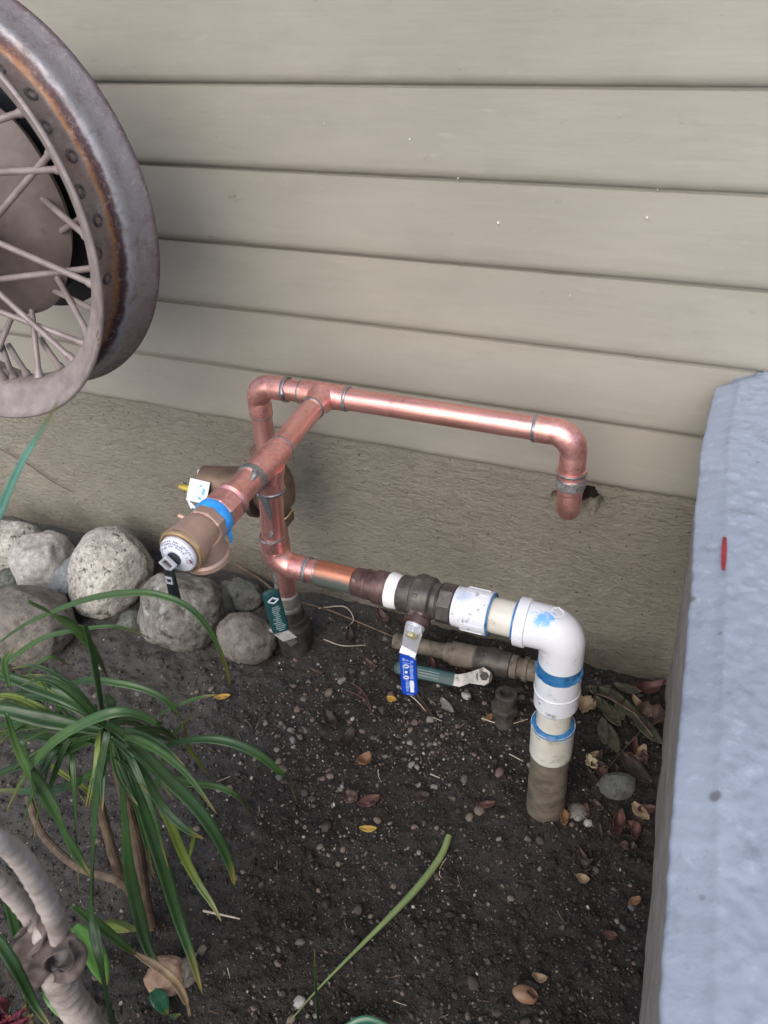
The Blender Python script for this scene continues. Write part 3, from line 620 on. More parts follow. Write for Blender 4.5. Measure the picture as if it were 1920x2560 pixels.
def grip(A, B, n_, hw, ht, nseg=10, w_end=0.8, bulge=0.0):
    """a rounded vinyl sleeve from A (round end) to B"""
    A = np.array(A, float); B = np.array(B, float); d = nrm(B - A); s_ = np.cross(d, n_); L_ = np.linalg.norm(B - A); mb = MB(); vs = []
    st = [0, 0.02, 0.06, 0.12, 0.2, 0.35, 0.55, 0.75, 0.92, 1.0]; K = 16
    for t in st:
        wf = min(1.0, math.sqrt(max(0.0, 1 - (1 - min(t / 0.13, 1)) ** 2)) + 0.12) * (1 - (1 - w_end) * t)
        for k in range(K):
            th = 2 * math.pi * k / K; c_, s2 = math.cos(th), math.sin(th)
            ex = math.copysign(abs(c_) ** 0.45, c_) * hw * wf; ez = math.copysign(abs(s2) ** 0.7, s2) * ht * (0.55 + 0.45 * min(1, wf))
            vs.append(A + d * L_ * t + s_ * ex + n_ * ez)
    fs = [(i * K + k, i * K + (k + 1) % K, (i + 1) * K + (k + 1) % K, (i + 1) * K + k) for i in range(len(st) - 1) for k in range(K)]
    fs += [tuple(range(K)), tuple((len(st) - 1) * K + k for k in range(K))]
    mb.add(vs, fs); return mb, d, s_
ghw = px_size(ga, 19)
mb, gd, gs = grip(ga - gd * 0.004, gb, gn, ghw, 0.007, w_end=1.0); mb.build('lever_grip', m_greengrip, gv)
mb = MB(); dc = at(589, 1294, Y=1.10) + gn * 0.0078; s1 = 0.0085
for a_, b_ in (((-1.35, 0), (0, -0.8)), ((0, -0.8), (1.35, 0)), ((1.35, 0), (0, 0.8)), ((0, 0.8), (-1.35, 0))):
    A = dc + gs * a_[0] * s1 + gd * a_[1] * s1; B = dc + gs * b_[0] * s1 + gd * b_[1] * s1; dd = nrm(B - A)
    patch(mb, (A + B) / 2, dd, np.cross(gn, dd), np.linalg.norm(B - A) / 2 + 0.0006, 0.0016, gn)
for k in range(13):
    t = 0.022 + k * 0.0048; wv = ghw * (0.30 + 0.28 * rng.random()); off = ghw * (rng.random() - 0.5) * 0.3
    patch(mb, ga + gd * (t + 0.016) + gs * off + gn * 0.0072, gs, gd, wv, 0.0011, gn, mi=1)
mb.build('grip_print', [m_print, m_printsoft], gv)
mb = MB(); lv = [at(603, 1362, Y=1.088), at(618, 1374, Y=1.085), at(636, 1392, Y=1.10)]
box(mb, (lv[0] + lv[1]) / 2, (0.022, 0.0165, 0.0015), (nrm(lv[1] - lv[0]), gs, gn)); box(mb, (lv[1] + lv[2]) / 2, (0.020, 0.010, 0.0015), (nrm(lv[2] - lv[1]), nrm(np.cross(gn, lv[2] - lv[1])), gn))
mb.build('lever_arm', m_dullsteel, gv, bevel=0.0006)

# branch towards the viewer
straight('copper_pipe', (X_T, YB - 0.03, ZT), (X_B, YF + 0.02, ZT - 0.002), PR, m_cuy)
ZB = ZT - 0.002
t2 = tee((X_B, YF, ZB), PY, -PZ, 0.046, 0.052, PR + 0.0028)
ring(t2, (X_B, YF + 0.0475, ZB), PY, PR + 0.0032, 0.005); ring(t2, (X_B, YF - 0.0475, ZB), PY, PR + 0.0050, 0.012); ring(t2, (X_B - 0.0005, YF, ZB - 0.0535), PZ, PR + 0.0042, 0.006)
mb = MB(); q0 = np.array([X_B - 0.001, YF - PR - 0.003, ZB - 0.056])
tube(mb, [q0 + [-.014, .004, 0], q0, q0 + [.002, -.0005, -.018], q0 + [.004, -.001, -.038], q0 + [.004, 0, -.044]], [0.004, 0.0105, 0.007, 0.0042, 0.002], 10)
mb.v = [(x, q0[1] + 0.0025 + (y - q0[1]) * 0.35, z) for x, y, z in mb.v]; mb.build('solder_drip', m_solder, pipe)
mb = MB(); q1 = np.array([X_B + 0.012, YF - 0.052, ZB + 0.020])
tube(mb, [q1, q1 + [0.004, -0.010, -0.003], q1 + [0.004, -0.020, -0.006]], [0.005, 0.006, 0.002], 8); mb.build('solder_drip', m_solderm, pipe)
# male adapter
mb = MB(); lathe(mb, (X_B, YF - 0.040, ZB), -PY, [(0, PR + 0.001), (0.012, PR + 0.002), (0.060, PR + 0.002), (0.064, PR + 0.0075), (0.072, PR + 0.0085), (0.078, PR + 0.0045), (0.082, PR + 0.0045)], 32)
lathe(mb, (X_B, YF - 0.120, ZB), -PY, [(0, 0.0285), (0.003, 0.0315), (0.030, 0.0315), (0.034, 0.0285)], sides=8, phase=0.39)
mb.build('male_adapter', m_cufit, pipe, bevel=0.0008, angle=30)
mb = MB(); lathe(mb, (X_B, YF - 0.1535, ZB), -PY, [(0, 0.027), (0, 0.0305), (0.004, 0.0315), (0.013, 0.0315), (0.017, 0.030), (0.017, 0.026)], 32, jit=0.012)
tube(mb, [(X_B + 0.024, YF - 0.162, ZB - 0.018), (X_B + 0.027, YF - 0.163, ZB - 0.030), (X_B + 0.026, YF - 0.164, ZB - 0.036), (X_B + 0.027, YF - 0.164, ZB - 0.040)], [0.004, 0.003, 0.0014, 0.0008], 6)
mb.build('blue_thread_tape', m_bluetape, pipe)
# bronze relief valve
VY = YF - 0.168
mb = MB()
lathe(mb, (X_B, VY, ZB), -PY, [(0, 0.0285), (0.003, 0.0315), (0.018, 0.0315), (0.021, 0.029)], sides=8, phase=0.39)
lathe(mb, (X_B, VY - 0.018, ZB), -PY, [(0, 0.027), (0.006, 0.030), (0.016, 0.0325), (0.034, 0.0332), (0.044, 0.0348), (0.052, 0.0358), (0.056, 0.0358), (0.058, 0.034)], 36)
rv = mb.build('relief_valve', m_bronze, pipe, bevel=0.0008, angle=30)
mb = MB(); lathe(mb, (X_B + 0.003, VY - 0.036, ZB - 0.004), (0.04, 0.10, -1), [(0, 0.0335), (0.022, 0.0335), (0.032, 0.0328), (0.036, 0.0355), (0.043, 0.036), (0.046, 0.033), (0.046, 0.026), (0.03, 0.024)], 36); mb.build('outlet_port', m_bronze, rv)
mb = MB(); lathe(mb, (X_B - 0.026, VY - 0.022, ZB + 0.013), (-1, -0.1, 0.35), [(0, 0.0045), (0.012, 0.004), (0.0135, 0.003)], 12); mb.build('side_lug', m_bronze, rv)
FY = VY - 0.0765
mb = MB(); lathe(mb, (X_B, FY + 0.003, ZB), -PY, [(0, 0.0358), (0.003, 0.0364), (0.006, 0.0354), (0.007, 0.0328), (0.004, 0.0322)], 40, caps=(False, False)); mb.build('brass_lip', m_gold, rv)
mb = MB(); lathe(mb, (X_B, FY + 0.004, ZB), -PY, [(0, 0.0325), (0.0015, 0.0325)], 36); mb.build('dark_gasket', m_drumdark, rv)
mb = MB(); lathe(mb, (X_B - 0.002, FY - 0.0015, ZB - 0.002), -PY, [(0, 0.0285), (0.002, 0.0298), (0.006, 0.0294), (0.0085, 0.0273), (0.0125, 0.0168), (0.0145, 0.0135), (0.0145, 0.010)], 40); mb.build('dial_plate', m_dial, rv)
DC = np.array([X_B - 0.002, FY - 0.0015, ZB - 0.002])
def on_cone(r, th):
    t = float(np.interp(r, [0.0135, 0.0168, 0.0273, 0.0294], [0.0145, 0.0125, 0.0085, 0.006]))
    return DC + np.array([math.cos(th) * r, -t, math.sin(th) * r])
mb = MB()
for rr, step, seed in ((0.0265, 0.16, 1), (0.0230, 0.17, 2), (0.0196, 0.21, 3)):
    th = -0.5
    while th < 3.9:
        ln = step * (0.35 + 0.5 * rng.random())
        if rng.random() < 0.72:
            A, B = on_cone(rr, th), on_cone(rr, th + ln); dd = nrm(B - A); nn = nrm(np.array([math.cos(th) * 0.28, -1, math.sin(th) * 0.28])); patch(mb, (A + B) / 2, dd, np.cross(nn, dd), np.linalg.norm(B - A) / 2, 0.0010, nn)
        th += step
P_ = on_cone(0.0240, -0.12); nn = nrm(np.array([0.28, -1, 0])); patch(mb, P_, np.array([0.3, 0, -1.0]), PX, 0.003, 0.0018, nn, mi=1)
mb.build('dial_print', [m_dialprint, m_dialred], rv)
mb = MB(); HB = DC + np.array([0, -0.0145, 0]); lathe(mb, HB + [0, 0.002, 0], -PY, [(0, 0.0112), (0.005, 0.0112), (0.006, 0.009)], 24); mb.build('hub_collar', m_drumdark, rv)
# square clevis: four bars round a brass square, turned 45 degrees
mb = MB(); ce = HB + np.array([-0.003, -0.012, -0.001])
r1, r2 = nrm((1, 0, 1)), nrm((-1, 0, 1))
for sgn in (-1, 1):
    box(mb, ce + r1 * sgn * 0.0086, (0.0018, 0.0104, 0.0028), (r1, r2, PY)); box(mb, ce + r2 * sgn * 0.0086, (0.0068, 0.0018, 0.0028), (r1, r2, PY))
mb.build('square_clevis', m_steel, rv, bevel=0.0004)
mb = MB(); box(mb, ce + [0, 0.008, 0], (0.005, 0.005, 0.006), (r1, r2, PY)); mb.build('square_stem', m_brownbrass, rv)
# test lever hanging from the clevis
LA = ce + np.array([0.0, -0.001, -0.010]); LB = LA + np.array([0.002, -0.006, -0.056])
mb, ld, ls = grip(LB, LA, nrm(np.array((0.0, -0.96, 0.2))), 0.0098, 0.0035, w_end=0.85); tl = mb.build('test_lever', m_blackmetal, rv)
mb = MB(); ln_ = nrm(np.array((0.0, -0.96, 0.2)))
for t, hh in ((0.012, 0.0016), (0.021, 0.0012)):
    c0 = LA + nrm(LB - LA) * t + ln_ * 0.004
    box(mb, c0, (0.0055, hh, 0.0012), (ls, ld, ln_))
for sgn in (-1, 1): box(mb, LA + nrm(LB - LA) * 0.0165 + ls * sgn * 0.0048 + ln_ * 0.004, (0.0008, 0.005, 0.0012), (ls, ld, ln_))
mb.build('lever_slot', m_steel, rv)

# drop from the second tee and the lower run
XD = -0.683
straight('copper_pipe', (X_B, YF, ZB - 0.04), (XD, YF, ZL + 0.03), PR, m_cuz)
e3 = elbow((XD, YF, ZL), (0.0, 0, -1), (1, 0, 0), bend=0.033, sock=0.028); ring(e3, (XD + 0.0015, YF, ZL + 0.062), PZ, PR + 0.0040, 0.004); ring(e3, (XD + 0.064, YF, ZL), PX, PR + 0.0030, 0.007)
mb = MB(); u0 = np.array([XD + 0.011, YF - PR + 0.0008, ZL + 0.076]); tube(mb, [u0, u0 + [0.003, -0.0006, 0.004], u0 + [0.005, -0.0003, 0.009], u0 + [0.001, -0.0002, 0.013]], [0.002, 0.003, 0.0028, 0.0015], 8); mb.build('solder_drip', m_solderm, pipe)
def lx(p, y=1255): return at(p, y, Y=YF)[0]
xa, xb, xc, xd, xe = lx(690, 1245), lx(768, 1257), lx(842, 1275), lx(866, 1280), lx(985, 1305)
straight('copper_pipe', (XD + 0.03, YF, ZL), (xa, YF, ZL), PR, m_cux); 
mb = MB(); lathe(mb, (xa - 0.002, YF, ZL), PX, [(0, PR), (0.001, PR + 0.0024), ((xb - xa), PR + 0.0026), ((xb - xa) + 0.002, PR)], 32); ca = mb.build('copper_sleeve', m_cuold, pipe); ring(ca, (xa - 0.003, YF, ZL), PX, PR + 0.0022, 0.003)
L1 = xc - xb
mb = MB(); lathe(mb, (xb, YF, ZL), PX, [(0, PR + 0.002), (0.001, PR + 0.0045), (L1 * 0.30, PR + 0.0050), (L1 * 0.32, PR + 0.0065), (L1 * 0.40, PR + 0.0065), (L1 * 0.42, PR + 0.0055), (L1 * 0.60, PR + 0.0060), (L1 * 0.62, PR + 0.0090), (L1 * 0.97, PR + 0.0095), (L1, PR + 0.006)], 28)
mb.build('brass_bushing', m_brownbrass, pipe)
mb = MB(); lathe(mb, (xc - 0.001, YF, ZL), PX, [(0, PR), (0.000, PR + 0.0095), (0.003, PR + 0.0105), ((xd - xc) * 0.8, PR + 0.0095), ((xd - xc), PR + 0.008), ((xd - xc), PR)], 30, jit=0.012); mb.build('white_thread_tape', m_teflon, pipe)
L2 = xe - xd
mb = MB(); R0_ = 0.0315
lathe(mb, (xd, YF, ZL), PX, [(0, 0.026), (0.001, R0_), (L2 * 0.24, R0_ + 0.001), (L2 * 0.26, R0_ + 0.006), (L2 * 0.36, R0_ + 0.008), (L2 * 0.58, R0_ + 0.006), (L2 * 0.62, R0_ + 0.001), (L2 * 0.70, R0_ - 0.001), (L2 * 0.74, R0_ + 0.003)], 28, caps=(True, True))
lathe(mb, (xd + L2 * 0.735, YF, ZL), PX, [(0, R0_ - 0.002), (0.001, R0_ + 0.004), (L2 * 0.24, R0_ + 0.004), (L2 * 0.26, R0_ - 0.002)], sides=8, phase=0.2)
lathe(mb, (xd + L2 * 0.30, YF, ZL), PX, [(0, R0_), (0.001, R0_ + 0.009), (0.012, R0_ + 0.009), (0.013, R0_)], sides=8, phase=0.0)
bv = mb.build('ball_valve', m_oldbrass, pipe, bevel=0.0012, angle=30)
sd_ = nrm((-0.06, -0.88, -0.46)); s0 = np.array([xd + L2 * 0.47, YF, ZL]); 
mb = MB(); lathe(mb, s0 + sd_ * 0.022, sd_, [(0, 0.021), (0.014, 0.0205), (0.016, 0.0235), (0.026, 0.0235), (0.028, 0.019)], 24); mb.build('valve_bonnet', m_brownbrass, bv)
sn = s0 + sd_ * 0.050
mb = MB(); lathe(mb, sn, sd_, [(0, 0.017), (0.006, 0.0168), (0.0065, 0.0135)], 24); lathe(mb, sn + sd_ * 0.0064, sd_, [(0, 0.0125), (0.008, 0.0125), (0.009, 0.0115)], sides=6, phase=0.3); mb.build('packing_nut', m_steel, bv, bevel=0.0006)
mb = MB(); lathe(mb, sn + sd_ * 0.0155, sd_, [(0, 0.0105), (0.006, 0.0105), (0.0075, 0.009)], sides=6, phase=0.1); mb.build('handle_nut', m_yellownut, bv, bevel=0.0008)
hp0 = sn + sd_ * 0.009; 
yh = hp0[1]
hp1 = at(881, 1412, Y=yh - 0.004); hp2 = at(886, 1500, Y=yh - 0.020)
hw0, hw1 = px_size(hp1, 19), px_size(hp1, 18)
def strip(mb, pts, ws, th, nref):
    vs = []
    for i, p in enumerate(pts):
        d = nrm(pts[min(i + 1, len(pts) - 1)] - pts[max(i - 1, 0)]); s_ = nrm(np.cross(d, nref)); n_ = np.cross(s_, d)
        for a_, b_ in ((-1, -1), (1, -1), (1, 1), (-1, 1)): vs.append(p + s_ * ws[i] * a_ + n_ * th * b_)
    fs = [(i * 4 + k, i * 4 + (k + 1) % 4, (i + 1) * 4 + (k + 1) % 4, (i + 1) * 4 + k) for i in range(len(pts) - 1) for k in range(4)] + [(0, 1, 2, 3), tuple(len(pts) * 4 - 4 + k for k in range(4))]
    mb.add(vs, fs)
hnr = nrm((-0.05, -0.85, 0.5))
mb = MB(); top = hp0 + np.array([0.001, 0, 0.012])
strip(mb, [top, hp0, hp0 * 0.55 + hp1 * 0.45, hp1 + (hp0 - hp1) * 0.15 + [0, 0.003, 0], hp1 + [0, -0.003, 0], hp1 + (hp2 - hp1) * 0.1], [0.014, 0.0165, 0.0155, 0.0150, 0.0150, 0.0150], 0.0013, hnr)
mb.build('lever_arm', m_steel, bv, bevel=0.0005)
gdn = nrm((CAMPOS - hp1) * np.array([0.4, 1, 1])); gdv = nrm(hp1 - hp2); gdn = nrm(gdn - gdv * (gdn @ gdv))
mb, bd_, bs_ = grip(hp2, hp1, gdn, px_size(hp2, 18.5), 0.0055, w_end=0.98); mb.build('lever_grip', m_bluegrip, bv)
# print on the blue grip (t: 0 at the bottom, 1 at the top; s across)
gl = np.linalg.norm(hp1 - hp2); gw = px_size(hp2, 18.5)
def gp(s_, t): return hp2 + bd_ * gl * t - bs_ * gw * s_ + gdn * 0.0056
if (RX @ bs_) > 0: 
    def gp(s_, t): return hp2 + bd_ * gl * t + bs_ * gw * s_ + gdn * 0.0056
mb = MB(); cx = bs_ if (RX @ bs_) > 0 else -bs_
def oval(s_, t, ra, rb, wd, mi=0, n=14):
    ps = [gp(s_, t) + (cx * ra * math.cos(2 * math.pi * k / n) + bd_ * rb * math.sin(2 * math.pi * k / n)) for k in range(n)]
    for k in range(n):
        A, B = ps[k], ps[(k + 1) % n]; dd = nrm(B - A); patch(mb, (A + B) / 2, dd, np.cross(gdn, dd), np.linalg.norm(B - A) / 2 + 0.0002, wd, gdn, mi=mi)
oval(-0.22, 0.74, 0.0042, 0.0030, 0.0011); oval(-0.26, 0.47, 0.0042, 0.0026, 0.0012)
patch(mb, gp(-0.22, 0.60), cx, bd_, 0.0022, 0.0022, gdn)
patch(mb, gp(-0.05, 0.815), nrm(cx - bd_ * 0.12), nrm(bd_ + cx * 0.12), gw * 0.55, 0.0006, gdn, mi=1)
patch(mb, gp(-0.46, 0.90), cx, bd_, 0.0025, 0.0026, gdn, mi=1); patch(mb, gp(0.45, 0.86), cx, bd_, 0.0028, 0.0024, gdn, mi=1); patch(mb, gp(-0.1, 0.885), cx, bd_, 0.0035, 0.0012, gdn, mi=1)
for k in range(15):
    t = 0.12 + 0.019 * k; patch(mb, gp(0.36, t), cx, bd_, 0.0038 * (0.8 + 0.3 * rng.random()), 0.00085, gdn)
for k in range(11):
    t = 0.14 + 0.025 * k; patch(mb, gp(-0.18, t), cx, bd_, 0.003 * (0.6 + 0.5 * rng.random()), 0.0008, gdn, mi=1)
for k in range(13):
    t = 0.45 + 0.026 * k
    if t > 0.79: break
    patch(mb, gp(0.40, t), cx, bd_, 0.0035 * (0.5 + 0.5 * rng.random()), 0.0009, gdn, mi=1)
for k in range(6): patch(mb, gp(-0.52, 0.55 + 0.04 * k), cx, bd_, 0.0013, 0.0012, gdn, mi=1)
patch(mb, gp(0.1, 0.055), nrm(cx - bd_ * 0.2), bd_, 0.006, 0.0005, gdn, mi=1)
mb.build('grip_print', [m_print, m_printblue], bv)
# white plastic run
XV = -0.160
RP, RC = 0.0305, 0.0370
zs = lambda p: at(1195, p, Y=YF - RC * 0.95)[2]
zt2, zb2 = zs(1478), zs(1551)
x1, x2, x3 = lx(985, 1307), lx(1061, 1325), lx(1118, 1340)
mb = MB(); L3 = x2 - x1
lathe(mb, (x1, YF, ZL), PX, [(0, 0.028), (0.0, 0.0335), (L3 * 0.26, 0.0345), (L3 * 0.28, RC + 0.0005), (L3 * 0.98, RC), (L3, RC - 0.002), (L3, 0.029)], 36)
ma = mb.build('pvc_adapter', m_pvc, pipe)
mb = MB()
for k in range(12):
    th = 2 * math.pi * k / 12; box(mb, (x1 + L3 * 0.60, YF + math.cos(th) * (RC + 0.0003), ZL + math.sin(th) * (RC + 0.0003)), (L3 * 0.30, 0.0007, 0.0008), (PX, np.array([0, -math.sin(th), math.cos(th)]), np.array([0, math.cos(th), math.sin(th)])))
mb.build('gripping_rib', m_pvc, ma)
ring(ma, (x2 + 0.0005, YF, ZL), PX, RP + 0.0055, 0.004, m_primer)
straight('pvc_pipe', (x2 - 0.01, YF, ZL), (x3 + 0.01, YF, ZL), RP - 0.001, m_pvcold)
mb = MB(); bend = 0.027; P = np.array([XV, YF, ZL])
pts = [(x3, YF, ZL), (x3 + 0.001, YF, ZL), (x3 + 0.018, YF, ZL), (x3 + 0.0195, YF, ZL), (XV - bend - 0.004, YF, ZL)]; rad = [RP, RC + 0.0035, RC + 0.0040, RC + 0.0005, RC]
pts += arc_pts(P, PX, -PZ, bend, 12); rad += [RC + 0.0008 * math.sin(i / 11 * math.pi) for i in range(12)]
zb = at(1200, 1462, Y=YF - RC * 0.95)[2]
pts += [(XV + 0.0005, YF, ZL - bend - 0.004), (XV + 0.001, YF, zb + 0.002), (XV + 0.001, YF, zb)]; rad += [RC - 0.0004, RC - 0.0008, RC - 0.003]
tube(mb, pts, rad, 40); el = mb.build('pvc_elbow', m_pvcblue, pipe)
def hit_x_cylinder(u, v, y0, z0, r):
    v_ = ray(u, v); o_ = CAMPOS - np.array([0, y0, z0]); A_, B_, C_ = v_[1] ** 2 + v_[2] ** 2, 2 * (v_[1] * o_[1] + v_[2] * o_[2]), o_[1] ** 2 + o_[2] ** 2 - r * r
    return CAMPOS + v_ * ((-B_ - math.sqrt(max(0, B_ * B_ - 4 * A_ * C_))) / (2 * A_))
blue_pt = hit_x_cylinder(1174, 1336, YF, ZL, RC) - ORG[pipe.name]; BLUE_AT.default_value = blue_pt
ring(el, (x3 - 0.001, YF, ZL), PX, RP + 0.0032, 0.006, m_primer)
# raised hexagon mark on the elbow
hc = at(1204, 1325, Y=YF - 0.016); hn = nrm(hc - np.array([XV - 0.026, YF, ZL - 0.026])); hu, hv = perp(hn); mb = MB()
for k in range(6):
    A = hc + (hu * math.cos(k * math.pi / 3) + hv * math.sin(k * math.pi / 3)) * 0.010; B = hc + (hu * math.cos((k + 1) * math.pi / 3) + hv * math.sin((k + 1) * math.pi / 3)) * 0.010
    dd = nrm(B - A); patch(mb, (A + B) / 2 , dd, np.cross(hn, dd), 0.005, 0.0008, hn, 0.0012)
mb.build('raised_hexagon_mark', m_pvc, el)
XV2 = XV - 0.0005
mb = MB(); lathe(mb, (XV2, YF, zb + 0.004), -PZ, [(0, RC - 0.003), (0.002, RC - 0.0012), (0.006, RC - 0.0022), (zb + 0.004 - zt2, RC - 0.0016)], 36, caps=(True, True), jit=0.006); mb.build('blue_cement_band', m_primer, pipe)
mb = MB(); lathe(mb, (XV2, YF, zt2), -PZ, [(0, RP), (0, RC + 0.0015), ((zt2 - zb2) * 0.5, RC + 0.0008), ((zt2 - zb2) * 0.53, RC + 0.0022), ((zt2 - zb2) * 0.56, RC + 0.0008), (zt2 - zb2, RC + 0.0005), (zt2 - zb2 + 0.001, RP)], 40); c1_ = mb.build('pvc_coupling', m_pvc, pipe)
mb = MB(); lathe(mb, (XV2, YF, zt2 + 0.002), -PZ, [(0, RC - 0.001), (0, RC + 0.0022), (0.0035, RC + 0.0024), (0.005, RC + 0.001)], 40, caps=(False, False), jit=0.010); mb.build('cement_rim', m_primer, c1_)
zt3, zb3 = zs(1597), zs(1659)
straight('pvc_pipe', (XV2, YF, zb2 + 0.01), (XV2 - 0.001, YF, zt3 - 0.02), RP - 0.0006, m_pvcold, n=36)
mb = MB(); lathe(mb, (XV2 - 0.001, YF, zt3), -PZ, [(0, RP), (0, RC + 0.0012), (zt3 - zb3, RC + 0.0006), (zt3 - zb3 + 0.001, RP)], 40); c2_ = mb.build('pvc_coupling', m_pvcold, pipe)
mb = MB(); lathe(mb, (XV2 - 0.001, YF, zt3 + 0.003), -PZ, [(0, RP - 0.001), (0, RP + 0.0030), (0.004, RC + 0.0018), (0.0060, RC + 0.0018), (0.007, RC)], 40, caps=(False, False), jit=0.010); mb.build('cement_rim', m_primer, c2_)
mb = MB(); lathe(mb, (XV2 - 0.001, YF, zb2 - 0.001), -PZ, [(0, RP), (0.010, RP + 0.0004), (0.011, RP - 0.001)], 36, caps=(False, False), jit=0.012)
mb.build('cement_smear', simple('pale_blue_smear', (0.35, 0.45, 0.55, 1), (0.58, 0.58, 0.54, 1), 50, 0.4), c2_)
mb = MB(); lathe(mb, (XV2 - 0.001, YF, zb3 + 0.002), -PZ, [(0, RP), (0.001, RC - 0.0015), (0.05, RC - 0.0022), (0.085, RC - 0.002), (0.088, RC - 0.0008), (0.098, RC - 0.0010), (zb3 + 0.05, RC - 0.001)], 40); mb.build('buried_riser_sleeve', m_pvcdirt, pipe)

# ---- older buried pipe behind the white riser
bp = thing('buried_pipe', (-0.43, 1.25, 0.02), 'half buried dirty pipe with a green lever valve behind the white riser', 'pipe')
A = at(853, 1384, Y=1.255); B = at(1165, 1452, Y=1.255); A[2] += 0.0; dv = nrm(B - A); LB_ = np.linalg.norm(B - A)
def f_at(p): return float((at(p, 1380 + (p - 853) * 0.22, Y=1.255) - A) @ dv)
straight('old_pipe', A, A + dv * f_at(965), 0.0185, m_galv, bp, 20)
mb = MB(); q = f_at(962); L_ = f_at(1030) - q; lathe(mb, A + dv * q, dv, [(0, 0.018), (0.001, 0.023), (L_ * 0.2, 0.0235), (L_ * 0.22, 0.028), (L_ * 0.95, 0.028), (L_, 0.024)], 24); mb.build('pipe_coupling', m_galv, bp)
mb = MB(); q = f_at(1028); L_ = f_at(1105) - q; lathe(mb, A + dv * q, dv, [(0, 0.022), (0.003, 0.029), (L_ * 0.2, 0.03), (L_ * 0.45, 0.034), (L_ * 0.7, 0.030), (L_ * 0.98, 0.029), (L_, 0.022)], 20); bvv = mb.build('ball_valve', m_oldbrass, bp)
mb = MB(); q = f_at(1104); L_ = f_at(1180) - q; lathe(mb, A + dv * q, dv, [(0, 0.020), (0.001, 0.027), (L_ * 0.2, 0.027), (L_ * 0.22, 0.023), (L_ * 0.35, 0.023), (L_ * 0.37, 0.028), (L_ * 0.5, 0.028), (L_ * 0.52, 0.024), (L_ + 0.05, 0.024)], 24); mb.build('ringed_nipple', m_galv, bp)
g1 = at(851, 1440, Y=1.165); g2 = at(980, 1468, Y=1.185); gd2 = nrm(g2 - g1); gn2 = nrm((CAMPOS - g1)); gn2 = nrm(gn2 - gd2 * (gn2 @ gd2))
mb, _, gs2 = grip(g1, g2, gn2, px_size(g1, 15), 0.006, w_end=1.0); mb.build('lever_grip', m_greengrip, bvv)
mb = MB()
sp = at(1046, 1461, Y=1.20)
strip(mb, [g2 - gd2 * 0.01, g2 + gd2 * 0.012 + gs2 * 0.0, (g2 + sp) / 2, sp, sp + gd2 * 0.012], [0.013, 0.014, 0.012, 0.020, 0.012], 0.0014, gn2); mb.build('lever_arm', m_dullsteel, bvv, bevel=0.0005)
mb = MB(); lathe(mb, sp, gn2, [(0, 0.010), (0.006, 0.010), (0.007, 0.008)], sides=6); lathe(mb, sp - gn2 * 0.03, gn2, [(0, 0.02), (0.028, 0.018)], 20); mb.build('stem_nut', m_darkfit, bvv)
mb = MB(); 
for k in range(3):
    patch(mb, g1 + gd2 * (0.075) + gs2 * (k - 1) * 0.006 + gn2 * 0.0062, gd2, gs2, 0.03, 0.0006, gn2)
mb.build('grip_print', m_printsoft, bvv)
# ---- little upright stub
st = at(1087, 1560, Z=0.0); stub = thing('pipe_stub', tuple(st), 'short dark threaded pipe stub standing in soil left of the white riser', 'pipe')
mb = MB(); lathe(mb, st + [0, 0, -0.03], (0.02, 0.1, 1), [(0, 0.024), (0.065, 0.0225), (0.070, 0.020)], 20); mb.build('lower_nipple', m_darkfit, stub)
mb = MB(); lathe(mb, st + [0, 0.004, 0.030], (0.02, 0.1, 1), [(0, 0.022), (0.003, 0.031), (0.016, 0.031), (0.019, 0.024)], sides=6, phase=0.4); mb.build('hex_nut', m_darkfit, stub, bevel=0.001)
mb = MB(); lathe(mb, st + [0.001, 0.007, 0.047], (0.02, 0.1, 1), [(0, 0.021), (0.018, 0.021), (0.019, 0.0235), (0.034, 0.0235), (0.036, 0.021), (0.036, 0.014), (0.022, 0.013)], 24); mb.build('open_cap', m_darkfit, stub)

# ================================================================== WHEEL
HC = np.array([-1.175, 0.880, 1.0775]); WR = 0.33
wheel = thing('spoked_wheel', tuple(HC), 'old rusty steel spoked wheel hanging before the clapboard at upper left', 'wheel')
outer = [(0.0, .3270), (0.001, .3300), (.004, .3312), (.008, .3300), (.012, .3240), (.022, .3130), (.030, .3000), (.036, .2900), (.045, .2862), (.080, .2870), (.086, .2900), (.092, .3030), (.098, .3120), (.104, .3150), (.112, .3155), (.120, .3165), (.130, .3210), (.138, .3270), (.143, .3305), (.146, .3300)]
inner = [(.146, .3270), (.139, .3235), (.131, .3170), (.121, .3120), (.105, .3105), (.098, .3070), (.092, .2980), (.087, .2860), (.080, .2825), (.045, .2818), (.034, .2860), (.0305, .2925), (.0285, .3000), (.0225, .3070), (.0200, .3125), (.0120, .3160), (.0100, .3215), (.004, .3255)]
NS = 192; prof = outer + inner; no = len(outer); mb = MB(); vs = []
for k in range(NS):
    th = 2 * math.pi * k / NS
    for (t, r) in prof: vs.append(HC + np.array([math.cos(th) * r, t, math.sin(th) * r]))
n = len(prof); fo, fi = [], []
for k in range(NS):
    for q in range(n):
        f_ = (k * n + q, k * n + (q + 1) % n, ((k + 1) % NS) * n + (q + 1) % n, ((k + 1) % NS) * n + q)
        (fo if 2 <= q < no - 1 else fi).append(f_)
b0 = mb.add(vs, fo, 0); mb.f += fi; mb.mi += [1] * len(fi)
rim = mb.build('rim', [m_rim, m_mauve], wheel, angle=60)
ln = [0.0]
for a, b in zip(outer, outer[1:]): ln.append(ln[-1] + math.hypot(b[0] - a[0], b[1] - a[1]))
acr = [v / ln[-1] for v in ln] + [0.0] * len(inner); at_ = rim.data.attributes.new('across', 'FLOAT', 'POINT'); at_.data.foreach_set('value', acr * NS)
print('rim across', [round(a, 3) for a in acr[:no]])
